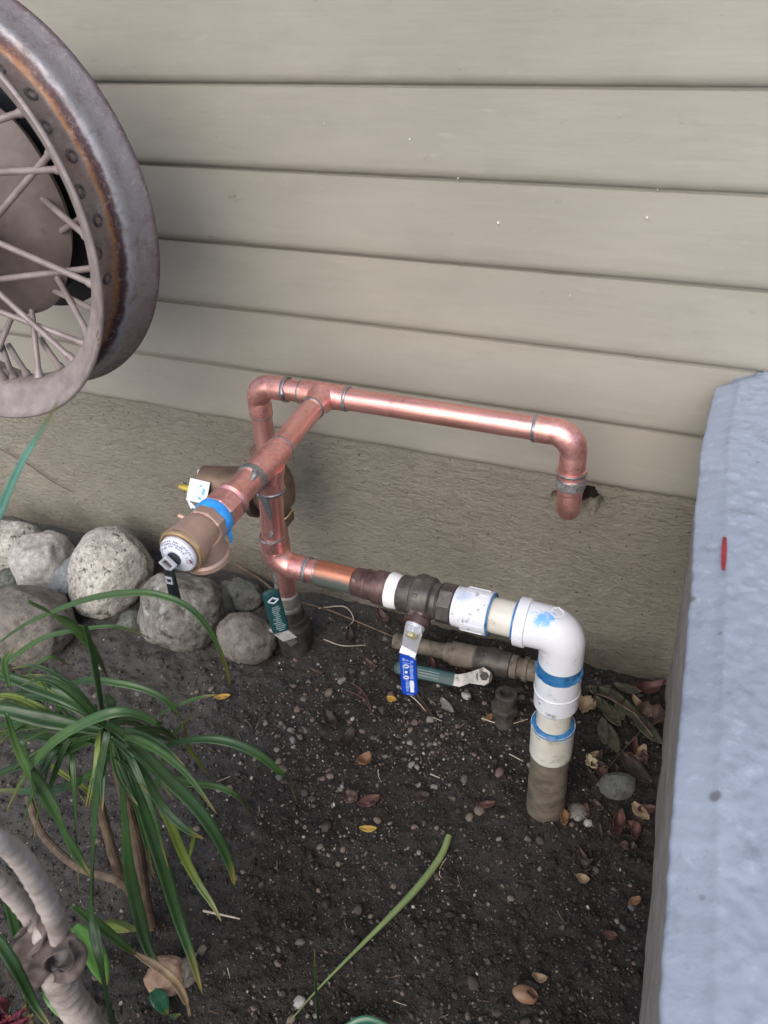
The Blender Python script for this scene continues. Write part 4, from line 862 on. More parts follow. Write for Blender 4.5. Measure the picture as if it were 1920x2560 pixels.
# pressed spoke seats in the rim channel
mb = MB(); lathe(mb, HC + np.array([0.2845, 0, 0]), PX, [(0, 0.0110), (0.0030, 0.0100), (0.0046, 0.0082), (0.0046, 0.0062), (0.0015, 0.0045)], 14)
seat = mb.build('spoke_seat', simple('dark_rust', (0.05, 0.035, 0.033, 1), (0.15, 0.115, 0.105, 1), 60, 0.6), rim)
for k in range(40):
    o = seat if k == 0 else seat.copy()
    if k: COL.objects.link(o)
    o.parent = rim; o.rotation_euler = (0, -2 * math.pi * (k + 0.2) / 40, 0); o.location = (0, 0.056 if k % 2 else 0.071, 0)
# drum, backing plate, hub
mb = MB(); vs = []; K = 96
dprof = [(.165, .125), (.150, .150), (.132, .174), (.114, .186), (.100, .172), (.086, .135), (.060, .100), (.030, .085), (.000, .080), (-.030, .072), (-.036, .055), (-.036, .0)]
for t, r in dprof:
    for k in range(K):
        th = 2 * math.pi * k / K
        lob = 1 + (0.020 * abs(math.cos(3.5 * th + 0.4)) - 0.012 + 0.012 * mnoise.noise(Vector((math.cos(th) * 2, math.sin(th) * 2, t * 9)))) * (1 if r > 0.12 else 0.3)
        vs.append(HC + np.array([math.cos(th) * r * lob, t, math.sin(th) * r * lob]))
mb.add(vs, [(i * K + k, i * K + (k + 1) % K, (i + 1) * K + (k + 1) % K, (i + 1) * K + k) for i in range(len(dprof) - 1) for k in range(K)])
mb.build('hub_drum', m_drum, wheel, angle=60)
mb = MB(); lathe(mb, HC + [0, 0.175, 0], PY, [(0, 0.10), (0, 0.170), (0.022, 0.190), (0.030, 0.205), (0.042, 0.205), (0.044, 0.19), (0.044, 0.05)], 64); mb.build('backing_plate', m_drumdark, wheel)
mb = MB(); tube(mb, [HC + [0.0, 0.07, 0.279], HC + [0.012, 0.045, 0.36], HC + [-0.012, 0.06, 0.5], HC + [0.0, 0.09, 1.3]], 0.004, 8); mb.build('hanging_wire', m_drumdark, wheel)
# spokes: those seen in the photograph, then the hidden far side in the same rhythm
def rimpt(u, v, t):
    p = at(u, v, Y=HC[1] + t); d = p - HC; d[1] = 0; d = nrm(d); return HC + d * 0.2835 + np.array([0, t, 0])
spk = []
for (h, r, t, kind) in [((0, 258), (57, 243), .05, 'L'), ((0, 372), (129, 370), .05, 'L'), ((9, 449), (107, 328), .05, 'L'), ((79, 418), (188, 515), .048, 'S'), ((0, 526), (206, 616), .05, 'L'), ((0, 603), (201, 570), .065, 'L'),
                        ((131, 500), (168, 454), .075, 'S'), ((118, 590), (197, 730), .055, 'S'), ((116, 627), (210, 670), .075, 'S'), ((0, 635), (162, 782), .05, 'L'), ((0, 673), (190, 743), .07, 'L'), ((68, 664), (83, 815), .055, 'S'),
                        ((87, 732), (131, 795), .072, 'S'), ((18, 745), (60, 810), .07, 'S'), ((0, 735), (28, 815), .055, 'S')]:
    R_ = rimpt(r[0], r[1], t)
    if kind == 'S': Hh = at(h[0], h[1], Y=HC[1] + 0.108)
    else:
        m_ = at(h[0], h[1], Y=HC[1] + 0.035); d = m_ - R_
        # carry on to the front hub flange
        tt = min(np.linspace(1, 2.6, 60), key=lambda q: abs(np.hypot(*(R_ + d * q - HC)[[0, 2]]) - 0.082)); Hh = R_ + d * tt; Hh[1] = max(Hh[1], HC[1] - 0.03)
    spk.append((Hh, R_))
for k in range(22):
    th = math.radians(50 + k * 230 / 22); t = 0.05 if k % 2 else 0.07; a2 = th + (0.5 if k % 4 < 2 else -0.5)
    R_ = HC + np.array([math.cos(th) * 0.2835, t, math.sin(th) * 0.2835])
    Hh = HC + (np.array([math.cos(a2) * 0.082, -0.01, math.sin(a2) * 0.082]) if k % 2 else np.array([math.cos(th + (a2 - th) * .4) * 0.185, 0.11, math.sin(th + (a2 - th) * .4) * 0.185]))
    spk.append((Hh, R_))
for Hh, R_ in spk:
    mb = MB(); d = R_ - Hh; dn = nrm(d); L_ = np.linalg.norm(d); lathe(mb, Hh, d, [(0, 0.0050), (L_ - 0.018, 0.0050), (L_ - 0.012, 0.0072), (L_ - 0.002, 0.0078), (L_, 0.005)], 18); mb.build('spoke', m_mauve, wheel)

# ================================================================== ROCKS
def rock(name, u, v, wpx, hpx, mat_, label, seed, zc=None, tilt=0.0, flat=0.8, depth=1.0, yw=None):
    hz_ = zc if zc is not None else 0.05
    P = at(u, v, Z=hz_) if yw is None else at(u, v, Y=yw)
    rw, rh = px_size(P, wpx) / 2, px_size(P, hpx) / 2
    bm = bmesh.new(); bmesh.ops.create_icosphere(bm, subdivisions=5, radius=1.0)
    f3 = -FX; r3 = RX; u3 = UX
    rd = (rw + rh) / 2 * depth
    ct, st_ = math.cos(tilt), math.sin(tilt); rr_ = random.Random(seed * 13 + 5); fac = [Vector((rr_.gauss(0, 1), rr_.gauss(0, 1), rr_.gauss(0, 1))).normalized() for _ in range(7)]
    for vtx in bm.verts:
        c = vtx.co.copy()
        k = 1 + 0.13 * mnoise.noise(c * 1.1 + Vector((seed * 3.7, 0, 0))) + 0.06 * mnoise.noise(c * 2.6 + Vector((0, seed * 2.1, 0))) + 0.03 * mnoise.noise(c * 5 + Vector((0, 0, seed))) + 0.014 * mnoise.noise(c * 14 + Vector((0, seed, seed)))
        for n_ in fac:
            e_ = c.dot(n_) - 0.80
            if e_ > 0: c -= n_ * e_ * 0.75
        x, y_, z_ = c.x * rw * k * 1.05, c.y * rh * k * 1.05, c.z * rd * k
        x, y_ = x * ct - y_ * st_, x * st_ + y_ * ct
        w_ = r3 * x + u3 * y_ + f3 * z_
        vtx.co = Vector(w_)
    base = np.array([P[0], P[1], P[2]])
    me = bpy.data.meshes.new(name); bm.to_mesh(me); bm.free(); me.materials.append(mat_)
    me.polygons.foreach_set('use_smooth', [True] * len(me.polygons))
    o = bpy.data.objects.new(name, me); COL.objects.link(o); o.location = base
    return tag(o, label, 'rock')
rock('rock', 24, 1180, 130, 118, m_rkspeck, 'grey speckled rock against the foundation at the far left', 1, 0.06, 0.3)
rock('rock', 97, 1215, 142, 136, m_rkpale, 'pale pinkish rock between the far left rock and the bluish slab', 2, 0.06, 0.2)
rock('rock', 160, 1240, 74, 145, m_rkblue, 'bluish grey stone leaning behind the large speckled rock', 3, 0.06, -0.75, depth=0.7)
rock('rock', 240, 1236, 172, 196, m_rkspeck, 'large black and white speckled oval rock left of the dial valve', 4, 0.075, -0.55)
rock('rock', 62, 1350, 224, 168, m_rkbrown, 'broad brown grey rock at the left edge behind the strap leaves', 5, 0.05, -0.12)
rock('rock', 390, 1318, 186, 172, m_rkmix, 'big mottled grey rock right below the dial valve', 6, 0.065, 0.15)
rock('rock', 522, 1283, 92, 72, m_rkdark, 'small dark greenish rock behind, next to the green lever', 7, 0.03, -0.35)
rock('rock', 533, 1376, 134, 110, m_rkbrown, 'smooth brown grey rock in front of the green lever', 8, 0.042, -0.15)
rock('rock', 284, 1340, 64, 42, m_rkdark, 'flat pale wedge of stone between two larger rocks', 9, 0.012, 0.2)
rock('rock', 476, 1310, 60, 90, m_rkdark, 'dark rock half hidden right of the mottled rock', 10, 0.03, 0.1)
rock('rock', 20, 1250, 60, 50, m_rkdark, 'dark stone tucked low between the left rocks', 12, 0.01, 0.1)
rock('rock', 1247, 1757, 42, 38, m_rkmix, 'small squarish grey stone beside the foot of the white riser', 13, 0.010, 0.2)
rock('rock', 1330, 1700, 84, 66, m_rkdark, 'flat dark stone half sunk between white riser and block', 14, 0.000, 0.25, depth=0.6)
rock('rock', 1270, 1778, 20, 18, m_rkpale, 'tiny pale stone touching the squarish stone by the riser', 15, 0.006, 0.2)
rock('rock', 357, 2110, 84, 84, m_rktan, 'tan crumbling lump of stone under the strap leaves', 16, 0.02, 0.3)
rock('rock', 400, 2098, 60, 60, m_rkbrown, 'brown stone behind the tan lump under the strap leaves', 17, 0.012, 0.1)

# ================================================================== GRAVEL
def blob_src(seed, n=1):
    bm = bmesh.new(); bmesh.ops.create_icosphere(bm, subdivisions=n, radius=1.0)
    for v in bm.verts:
        k = 1 + 0.42 * mnoise.noise(v.co * 1.3 + Vector((seed * 5.3, 1, 2))) + 0.2 * mnoise.noise(v.co * 3 + Vector((seed, 7, 2))); v.co *= k
    V = np.array([v.co[:] for v in bm.verts]); F = np.array([[v.index for v in f.verts] for f in bm.faces]); bm.free(); return V, F
def visible_xy():
    while True:
        u, v = rng.uniform(-60, 1470), rng.uniform(1240, 2300)
        p = at(u, v, Z=0.0)
        if -2.0 < p[0] < interp(BASX, p[1]) - 0.004 and -0.05 < p[1] < 1.355: return p
def density(p):
    d = 0.08 + 0.95 * math.exp(-((p[0] + 0.62) / 0.34) ** 2 - ((p[1] - 1.03) / 0.22) ** 2)
    return min(1.0, d * (0.55 + 0.9 * max(0, mnoise.noise(Vector((p[0] * 6, p[1] * 6, 4))) + 0.35)))
def scatter(name, N, size, mat_, dens, sub, label, sink=0.35, nsrc=10):
    srcs = [blob_src(k + 3, sub) for k in range(nsrc)]; VV, FF = [], []; b = 0
    for _ in range(N):
        while True:
            p = visible_xy()
            if rng.random() < dens(p): break
        V, F = srcs[rng.randrange(nsrc)]; s_ = size()
        q = nrg.normal(size=4); q /= np.linalg.norm(q); a, bb, c, d = q
        Rm = np.array([[1 - 2 * (c * c + d * d), 2 * (bb * c - a * d), 2 * (bb * d + a * c)], [2 * (bb * c + a * d), 1 - 2 * (bb * bb + d * d), 2 * (c * d - a * bb)], [2 * (bb * d - a * c), 2 * (c * d + a * bb), 1 - 2 * (bb * bb + c * c)]])
        sc = np.array([1, rng.uniform(0.6, 1), rng.uniform(0.5, 0.85)]) * s_
        W = (V * sc) @ Rm.T + [p[0], p[1], hz(p[0], p[1]) + s_ * (0.5 - sink)]
        VV.append(W); FF.append(F + b); b += len(V)
    VV = np.concatenate(VV); FF = np.concatenate(FF)
    me = bpy.data.meshes.new(name); me.from_pydata(VV.tolist(), [], FF.tolist()); me.materials.append(mat_)
    if sub > 1: me.polygons.foreach_set('use_smooth', [True] * len(me.polygons))
    o = bpy.data.objects.new(name, me); COL.objects.link(o); tag(o, label, None, None, 'stuff'); return o
scatter('soil_crumbs', 15000, lambda: 0.0012 + 0.0011 * rng.expovariate(1.0), m_crumb, lambda p: 1.0, 1, 'loose crumbs of dark soil over the bed')
scatter('gravel', 3300, lambda: min(0.0045, 0.0013 + 0.0009 * rng.expovariate(1.0)), m_gravel, density, 1, 'fine mixed gravel scattered through the soil')
scatter('soil_clods', 1300, lambda: min(0.012, 0.0024 + 0.0020 * rng.expovariate(1.0)), m_soil, lambda p: 0.4 + 0.6 * (mnoise.noise(Vector((p[0] * 5, p[1] * 5, 2))) > -0.05), 2, 'dark clods of soil lying over the bed', sink=0.6)
PEB = [('white', 0.06, (0.50, 0.48, 0.45, 1), (0.66, 0.64, 0.61, 1)), ('pale grey', 0.16, (0.26, 0.245, 0.225, 1), (0.38, 0.36, 0.33, 1)), ('tan', 0.26, (0.19, 0.145, 0.11, 1), (0.30, 0.24, 0.185, 1)),
       ('pinkish', 0.16, (0.21, 0.13, 0.105, 1), (0.31, 0.21, 0.18, 1)), ('mid grey', 0.20, (0.10, 0.098, 0.092, 1), (0.17, 0.165, 0.155, 1)), ('dark brown', 0.16, (0.05, 0.04, 0.035, 1), (0.105, 0.08, 0.068, 1))]
psrc = {}
for n_, _, a, b in PEB:
    mm = simple(n_.replace(' ', '_') + '_pebble', a, b, 90, 0.6, bump=(220, 0.002, 0.6), spots=[((0.05, 0.042, 0.037, 1), 130, 0.47, 0.60)]); psrc[n_] = []
    for k in range(5):
        V, F = blob_src(k + 40 + len(psrc) * 7, 2); me = bpy.data.meshes.new('pebble'); me.from_pydata(V.tolist(), [], F.tolist()); me.materials.append(mm)
        me.polygons.foreach_set('use_smooth', [True] * len(me.polygons)); psrc[n_].append(me)
for k in range(300):
    while True:
        p = visible_xy()
        if rng.random() < density(p): break
    n_ = rng.choices([q[0] for q in PEB], [q[1] for q in PEB])[0]
    s_ = min(0.0125, 0.0040 + 0.0025 * rng.expovariate(1.0)); o = bpy.data.objects.new('pebble', psrc[n_][k % 5]); COL.objects.link(o)
    o.location = (p[0], p[1], hz(p[0], p[1]) + s_ * 0.10); o.scale = (s_, s_ * rng.uniform(0.65, 1), s_ * rng.uniform(0.5, 0.8)); o.rotation_euler = (rng.uniform(-.4, .4), rng.uniform(-.4, .4), rng.uniform(0, 6.3))
    tag(o, 'small %s pebble lying loose on the dark soil' % n_, 'pebble', n_ + ' pebbles scattered over the soil')

# ================================================================== FALLEN LEAVES AND TWIGS
def flat_leaf(u, v, lpx, wpx, ang, mat_, label, group=None, curl=0.25, z=0.006, name='fallen_leaf', cat='leaf', seed=0, jag=0.0):
    """a curled fallen leaf lying on the soil; ang is its direction in the picture"""
    P = at(u, v, Z=0.0); P[2] = hz(P[0], P[1]) + z
    d3 = at(u + math.cos(ang) * 10, v + math.sin(ang) * 10, Z=0.0) - at(u, v, Z=0.0)
    L_ = np.linalg.norm(d3) * lpx / 10; d = nrm(d3); s_ = np.cross(d, [0, 0, 1]); s3 = at(u - math.sin(ang) * 10, v + math.cos(ang) * 10, Z=0.0) - at(u, v, Z=0.0); W_ = abs(s3 @ s_) * wpx / 10
    mb = MB(); NL, NW = 13, 7; vs = []
    for i in range(NL):
        t = i / (NL - 1); wv = W_ / 2 * (math.sin(math.pi * min(1, t * 0.93 + 0.03)) ** 0.75) * (1 + jag * mnoise.noise(Vector((t * 9, seed * 3.1, 0))))
        for j in range(NW):
            q = j / (NW - 1) * 2 - 1
            zz = curl * W_ * (q * q * 0.55) + curl * L_ * 0.35 * (2 * t - 1) ** 2 + 0.12 * W_ * mnoise.noise(Vector((t * 4 + seed, q * 1.5, seed * 2.0)))
            vs.append(P + d * L_ * (t - 0.5) + s_ * wv * q + np.array([0, 0, zz]))
    mb.add(vs, [(i * NW + j, i * NW + j + 1, (i + 1) * NW + j + 1, (i + 1) * NW + j) for i in range(NL - 1) for j in range(NW - 1)])
    o = mb.build(name, mat_, loc=tuple(P), angle=180); so = o.modifiers.new('thick', 'SOLIDIFY'); so.thickness = 0.0006
    return tag(o, label, cat, group)
D = m_dead
flat_leaf(795, 1791, 38, 15, 0.05, D['yellow_fallen_leaf'], 'bright yellow leaf lying alone on the bare soil', seed=1)
flat_leaf(481, 1507, 36, 12, -0.1, D['yellow_fallen_leaf'], 'yellow leaf on the soil right of the arching strap leaves', seed=2)
flat_leaf(846, 1517, 22, 15, 0.4, D['yellow_fallen_leaf'], 'small yellow leaf just left of the blue lever', seed=3)
flat_leaf(1050, 1743, 42, 17, -0.15, D['red_brown_dead_leaf'], 'reddish brown leaf on soil left of the riser foot', seed=4)
flat_leaf(1217, 1785, 18, 36, 0.1, D['orange_fallen_leaf'], 'orange tan leaf standing below the riser foot', seed=5, curl=0.5)
flat_leaf(1057, 1551, 20, 14, -0.6, D['orange_fallen_leaf'], 'tiny orange leaf right of the dark stub base', seed=6)
flat_leaf(788, 1646, 34, 24, -0.6, D['orange_fallen_leaf'], 'orange brown nut like leaf amid the gravel', seed=7, curl=0.9)
flat_leaf(797, 1735, 52, 26, -0.35, D['red_brown_dead_leaf'], 'curled red brown leaf above the yellow leaf', seed=8)
flat_leaf(758, 1722, 30, 34, 0.7, D['brown_dead_leaf'], 'dull purplish leaf left of the curled red leaf', seed=9)
flat_leaf(910, 1730, 40, 24, -0.2, D['dark_wet_leaf'], 'dark wet leaf on soil above the cut stalk', seed=11)
flat_leaf(715, 1560, 44, 26, 0.9, D['dark_wet_leaf'], 'dark curled leaf amid gravel under the lower copper run', seed=12, curl=0.6)
flat_leaf(750, 1590, 46, 22, -0.9, D['dark_wet_leaf'], 'black wet leaf left of the red stalks', seed=13, curl=0.6)
flat_leaf(915, 1530, 70, 16, 0.95, D['dark_wet_leaf'], 'long dark leaf under the tip of the blue lever', seed=14)
flat_leaf(965, 1530, 40, 18, 0.9, simple('grey_leaf', (0.16, 0.15, 0.15, 1), (0.24, 0.22, 0.21, 1), 50, 0.5), 'slim grey leaf right of the blue lever tip', seed=15)
flat_leaf(1277, 1655, 34, 24, 1.0, D['cream_dead_petal'], 'cream withered flower right of the riser coupling', seed=16, curl=0.7, jag=0.6)
flat_leaf(1283, 1632, 26, 13, -0.3, D['tan_dead_leaf'], 'tan scrap lying above the cream withered flower', seed=17)
flat_leaf(1262, 1533, 46, 34, 0.4, D['tan_dead_leaf'], 'crumpled beige blossom beside the upper riser coupling', seed=18, curl=0.8, jag=0.8)
flat_leaf(1383, 1755, 50, 26, 0.85, D['tan_dead_leaf'], 'olive tan torn leaf near the block base', seed=19, jag=0.8)
flat_leaf(1335, 1786, 26, 54, 0.25, D['red_brown_dead_leaf'], 'shiny maroon leaf left of the torn tan leaf', seed=20, curl=0.6)
flat_leaf(1372, 1800, 22, 40, 0.3, D['red_brown_dead_leaf'], 'dull maroon leaf next to the block base', seed=21, curl=0.6)
flat_leaf(1370, 1950, 30, 20, -0.5, D['orange_fallen_leaf'], 'orange brown leaf against the lower block base', seed=22)
flat_leaf(1318, 2020, 32, 22, 0.2, D['red_brown_dead_leaf'], 'small rust coloured leaf near the bottom right', seed=23)
flat_leaf(1258, 1905, 30, 20, 0.3, D['tan_dead_leaf'], 'little tan leaf midway down the right side soil', seed=24, curl=0.6)
flat_leaf(1385, 1628, 22, 36, 0.4, D['tan_dead_leaf'], 'golden tan leaf standing by the block side', seed=25)
flat_leaf(1405, 1555, 70, 44, 0.4, D['brown_dead_leaf'], 'large crumpled brown leaf in the corner by the block', seed=26, curl=0.7, jag=0.5)
flat_leaf(1385, 1530, 64, 16, 0.85, D['tan_dead_leaf'], 'slender pinkish tan leaf in the corner litter', seed=27)
flat_leaf(1400, 1495, 66, 26, -0.2, D['red_brown_dead_leaf'], 'red brown leaf against the foundation in the corner', seed=28, curl=0.6)
flat_leaf(1372, 1665, 90, 36, 0.8, D['dark_wet_leaf'], 'broad dark maroon leaf in shade beside the block', seed=29)
flat_leaf(1140, 2135, 50, 36, 0.1, D['dark_wet_leaf'], 'flat dark leaf behind the empty shell', seed=30, z=0.003)
sprig = thing('dead_sprig', tuple(at(1320, 1530, Z=0.01)), 'withered olive green leafy sprig in the corner behind the riser', 'sprig')
for i, (u, v, l, w_, a) in enumerate([(1285, 1500, 46, 20, 0.25), (1318, 1510, 62, 22, 0.45), (1318, 1548, 66, 30, 1.0), (1338, 1540, 52, 22, 1.35), (1363, 1548, 60, 26, 1.0), (1303, 1585, 60, 26, 1.5), (1322, 1600, 66, 28, 1.25), (1395, 1580, 96, 30, 0.85), (1352, 1500, 60, 20, 0.35), (1300, 1530, 50, 22, 0.8)]):
    lf = flat_leaf(u, v, l, w_, a, D['olive_dead_leaf'], None, name='leaf', cat=None, seed=40 + i, z=0.014, curl=0.15)
    lf.parent = sprig; lf.location = lf.location - sprig.location
mb = MB(); tube(mb, [at(1275, 1492, Z=0.015), at(1320, 1510, Z=0.022), at(1370, 1540, Z=0.02), at(1410, 1590, Z=0.014)], 0.0018, 7); mb.build('stem', m_twig, sprig)
mats_l = [D['brown_dead_leaf'], D['red_brown_dead_leaf'], D['dark_wet_leaf'], D['dark_wet_leaf'], D['brown_dead_leaf']]
for i in range(46):
    if i < 34:
        u, v = rng.uniform(1240, 1440), rng.uniform(1490, 1900)
        if u > 1440 - (v - 1475) * 0.085 - 14: u -= 40
    else: u, v = rng.uniform(560, 1100), rng.uniform(1340, 1480)
    kd = ('brown', 'maroon', 'blackish', 'blackish', 'brown')[i % 5]
    flat_leaf(u, v, rng.uniform(18, 44), rng.uniform(10, 24), rng.uniform(0, 3.1), mats_l[i % 5], ('small %s dead leaf in the litter between white riser and block' if i < 34 else 'small %s dead leaf on the soil behind the blue lever') % kd, kd + (' dead leaves in the corner litter' if i < 34 else ' dead leaves near the foundation'), name='dead_leaf', seed=80 + i, curl=rng.uniform(0.2, 0.9), z=0.003, jag=0.5)
# empty shell
P = at(1135, 2148, Z=0.015); sh = thing('nut_shell', tuple(P), 'broken orange brown empty shell on the soil near the bottom', 'shell'); mb = MB(); bm = bmesh.new(); bmesh.ops.create_uvsphere(bm, u_segments=20, v_segments=12, radius=1.0)
for v in bm.verts: v.co *= 1 + 0.12 * mnoise.noise(v.co * 1.7)
dead_f = [f for f in bm.faces if (f.calc_center_median() - Vector((0.55, 0.25, 0.75))).length < 0.55]; bmesh.ops.delete(bm, geom=dead_f, context='FACES')
me = bpy.data.meshes.new('husk'); bm.to_mesh(me); bm.free(); me.materials.append(simple('dry_husk', (0.17, 0.09, 0.05, 1), (0.30, 0.18, 0.11, 1), 60, 0.5)); me.polygons.foreach_set('use_smooth', [True] * len(me.polygons))
o = bpy.data.objects.new('husk', me); COL.objects.link(o); o.parent = sh; s_ = px_size(P, 24); o.scale = (s_ * 1.2, s_ * 0.75, s_ * 0.55); o.rotation_euler = (0.15, 0.25, 0.2); so = o.modifiers.new('t', 'SOLIDIFY'); so.thickness = 0.08
flat_leaf(1165, 2117, 34, 22, 0.3, D['tan_dead_leaf'], 'tan scrap of husk just above the empty shell', seed=61, curl=0.7, jag=0.6)
# twigs
def twig(pts, r, mat_, label, z=0.008, Y=None, group=None, name='twig', cat='twig'):
    P = []
    for (u, v) in pts:
        p = at(u, v, Z=0.0) if Y is None else at(u, v, Y=Y)
        if Y is None: p[2] = hz(p[0], p[1]) + z
        P.append(p)
    mb = MB(); q = spline(P, 4 * len(P)); tube(mb, q, [r * (1 - 0.45 * i / len(q)) for i in range(len(q))], 7); o = mb.build(name, mat_, loc=tuple(P[0])); return tag(o, label, cat, group)
twig([(0, 970), (60, 1003), (110, 1038), (157, 1063)], 0.0024, m_twig, 'thin brown dry stem across the foundation at the left', Y=WALL_Y - 0.012)
twig([(560, 1310), (600, 1300), (700, 1330), (760, 1350), (860, 1385)], 0.003, m_twig, 'dry brown root along the foundation behind the lower copper run', z=0.012)
twig([(470, 1225), (530, 1250), (570, 1275), (600, 1300)], 0.0045, m_twig, 'brown woody root along the foundation behind the small dark rock', z=0.025)
twig([(690, 1330), (745, 1325), (765, 1350), (750, 1372)], 0.0017, m_straw, 'pale bent straw near the dark valve foot', z=0.012)
twig([(700, 1385), (740, 1400), (790, 1400)], 0.0013, m_straw, 'thin straw lying right of the dark valve foot')
twig([(865, 1490), (900, 1520), (928, 1548), (955, 1560)], 0.0013, m_straw, 'fine straw right of the red stalks')
twig([(760, 1480), (790, 1510), (808, 1555)], 0.0016, D['red_brown_dead_leaf'], 'red thin stalk amid the gravel below the blue lever', z=0.01)
twig([(745, 1495), (785, 1520), (812, 1560)], 0.0014, D['red_brown_dead_leaf'], 'second red stalk crossing beside the first', z=0.012)
twig([(1040, 1555), (1090, 1570), (1140, 1560)], 0.0013, m_straw, 'pale straw below the dark threaded stub')
twig([(1100, 1630), (1130, 1650)], 0.0012, m_straw, 'short straw left of the white riser')
twig([(930, 1675), (950, 1685)], 0.0013, m_straw, 'short pale straw on the middle of the soil')
twig([(1395, 1570), (1330, 1640), (1290, 1700)], 0.0012, m_twig, 'thin dark twig between riser and block')
twig([(440, 1970), (500, 1985), (520, 1990)], 0.0022, m_straw, 'dry pale stalk on the soil under the strap leaves')
for i in range(34):
    u, v = rng.uniform(420, 1360), rng.uniform(1400, 2190); a = rng.uniform(0, 3.1); l = rng.uniform(10, 34)
    twig([(u, v), (u + math.cos(a) * l * .5 + rng.uniform(-4, 4), v + math.sin(a) * l * .5), (u + math.cos(a) * l, v + math.sin(a) * l)], rng.uniform(0.0006, 0.0011), m_straw if i % 3 == 0 else m_twig, 'tiny bit of dry straw or twig on the soil', group='bits of straw on the soil', name='twig_bit', z=0.005)

# ================================================================== PLANTS
WIDE = 1.0
def blade(pts, wpx, mat_, parent, Y0, Y1, name='leaf', fold=0.28, wmax=None, n=26, prof=None, twist=0.0):
    """strap leaf through photo points; Y0..Y1 is its depth from first to last point"""
    m_ = len(pts); P = [np.array(q, float) if len(q) == 3 else at(q[0], q[1], Y=Y0 + (Y1 - Y0) * i / (m_ - 1)) for i, q in enumerate(pts)]
    Q = spline(P, n); mb = MB(); vs = []
    for i, p in enumerate(Q):
        t = i / (n - 1); d = nrm(Q[min(i + 1, n - 1)] - Q[max(i - 1, 0)])
        view = nrm(CAMPOS - p); upn = nrm(view * 0.5 + np.array([0, 0, 1.0]) * 0.6 + 0.5 * np.array([math.sin(twist + t * 2.2), 0.4 * math.cos(twist * 1.7 + t * 3), 0]))
        s_ = nrm(np.cross(d, upn)); n_ = np.cross(s_, d)
        wv = (1 + 0.10 * mnoise.noise(Vector((t * 6, twist * 3, 1)))) * WIDE * px_size(p, wpx) / 2 * (prof(t) if prof else min(1.0, 0.45 + 1.6 * t) * (max(0.0, 1 - t ** 3.2) ** 0.8 + 0.02))
        for q in (-1, -0.5, 0, 0.5, 1): vs.append(p + s_ * wv * q + n_ * wv * fold * abs(q))
    mb.add(vs, [(i * 5 + j, i * 5 + j + 1, (i + 1) * 5 + j + 1, (i + 1) * 5 + j) for i in range(n - 1) for j in range(4)])
    o = mb.build(name, mat_, parent, angle=180) if parent is not None else mb.build(name, mat_, loc=tuple(P[0]), angle=180)
    for nm_, vals in (('across', [1, .5, 0, .5, 1] * n), ('along', [i / (n - 1) for i in range(n) for _ in range(5)])):
        at_ = o.data.attributes.new(nm_, 'FLOAT', 'POINT'); at_.data.foreach_set('value', vals)
    so = o.modifiers.new('thick', 'SOLIDIFY'); so.thickness = 0.0007; return o
pl = thing('strap_leaf_plant', tuple(at(322, 2005, Z=0.0)), 'dark green strap leaved plant arching over the soil at lower left', 'plant')
G, G2, GY = m_leaf, m_leaf2, m_leafy
CR = (232, 1582)
mb = MB(); base = at(328, 2010, Z=-0.01); crown = at(238, 1600, Y=0.53)
q = spline([base, base + [0.005, 0.01, 0.10], (base + crown) / 2 + [0.012, 0.0, 0.02], crown], 22); tube(mb, q, [0.011 - 0.003 * i / 21 + 0.0012 * (i % 2) for i in range(22)], 12); mb.build('stem', m_stem, pl)
mb = MB(); q = spline([base + [0.005, 0.005, 0.06], at(262, 1895, Y=0.50), at(232, 1800, Y=0.52), at(212, 1720, Y=0.53)], 18); tube(mb, q, [0.009 - 0.002 * i / 17 + 0.0010 * (i % 2) for i in range(18)], 12); mb.build('stem', m_stem, pl)
mb = MB(); q = spline([at(300, 1935, Y=0.49), at(250, 1900, Y=0.47), at(160, 1868, Y=0.50), at(90, 1800, Y=0.54), at(60, 1720, Y=0.58)], 18); tube(mb, q, 0.0075, 10); mb.build('stem', m_stem, pl)
mb = MB(); tube(mb, spline([crown - [0, 0, 0.05], crown, crown + [-0.01, 0.0, 0.03]], 8), [0.010, 0.015, 0.017, 0.017, 0.016, 0.014, 0.010, 0.004], 12); mb.build('crown', m_scar, pl)
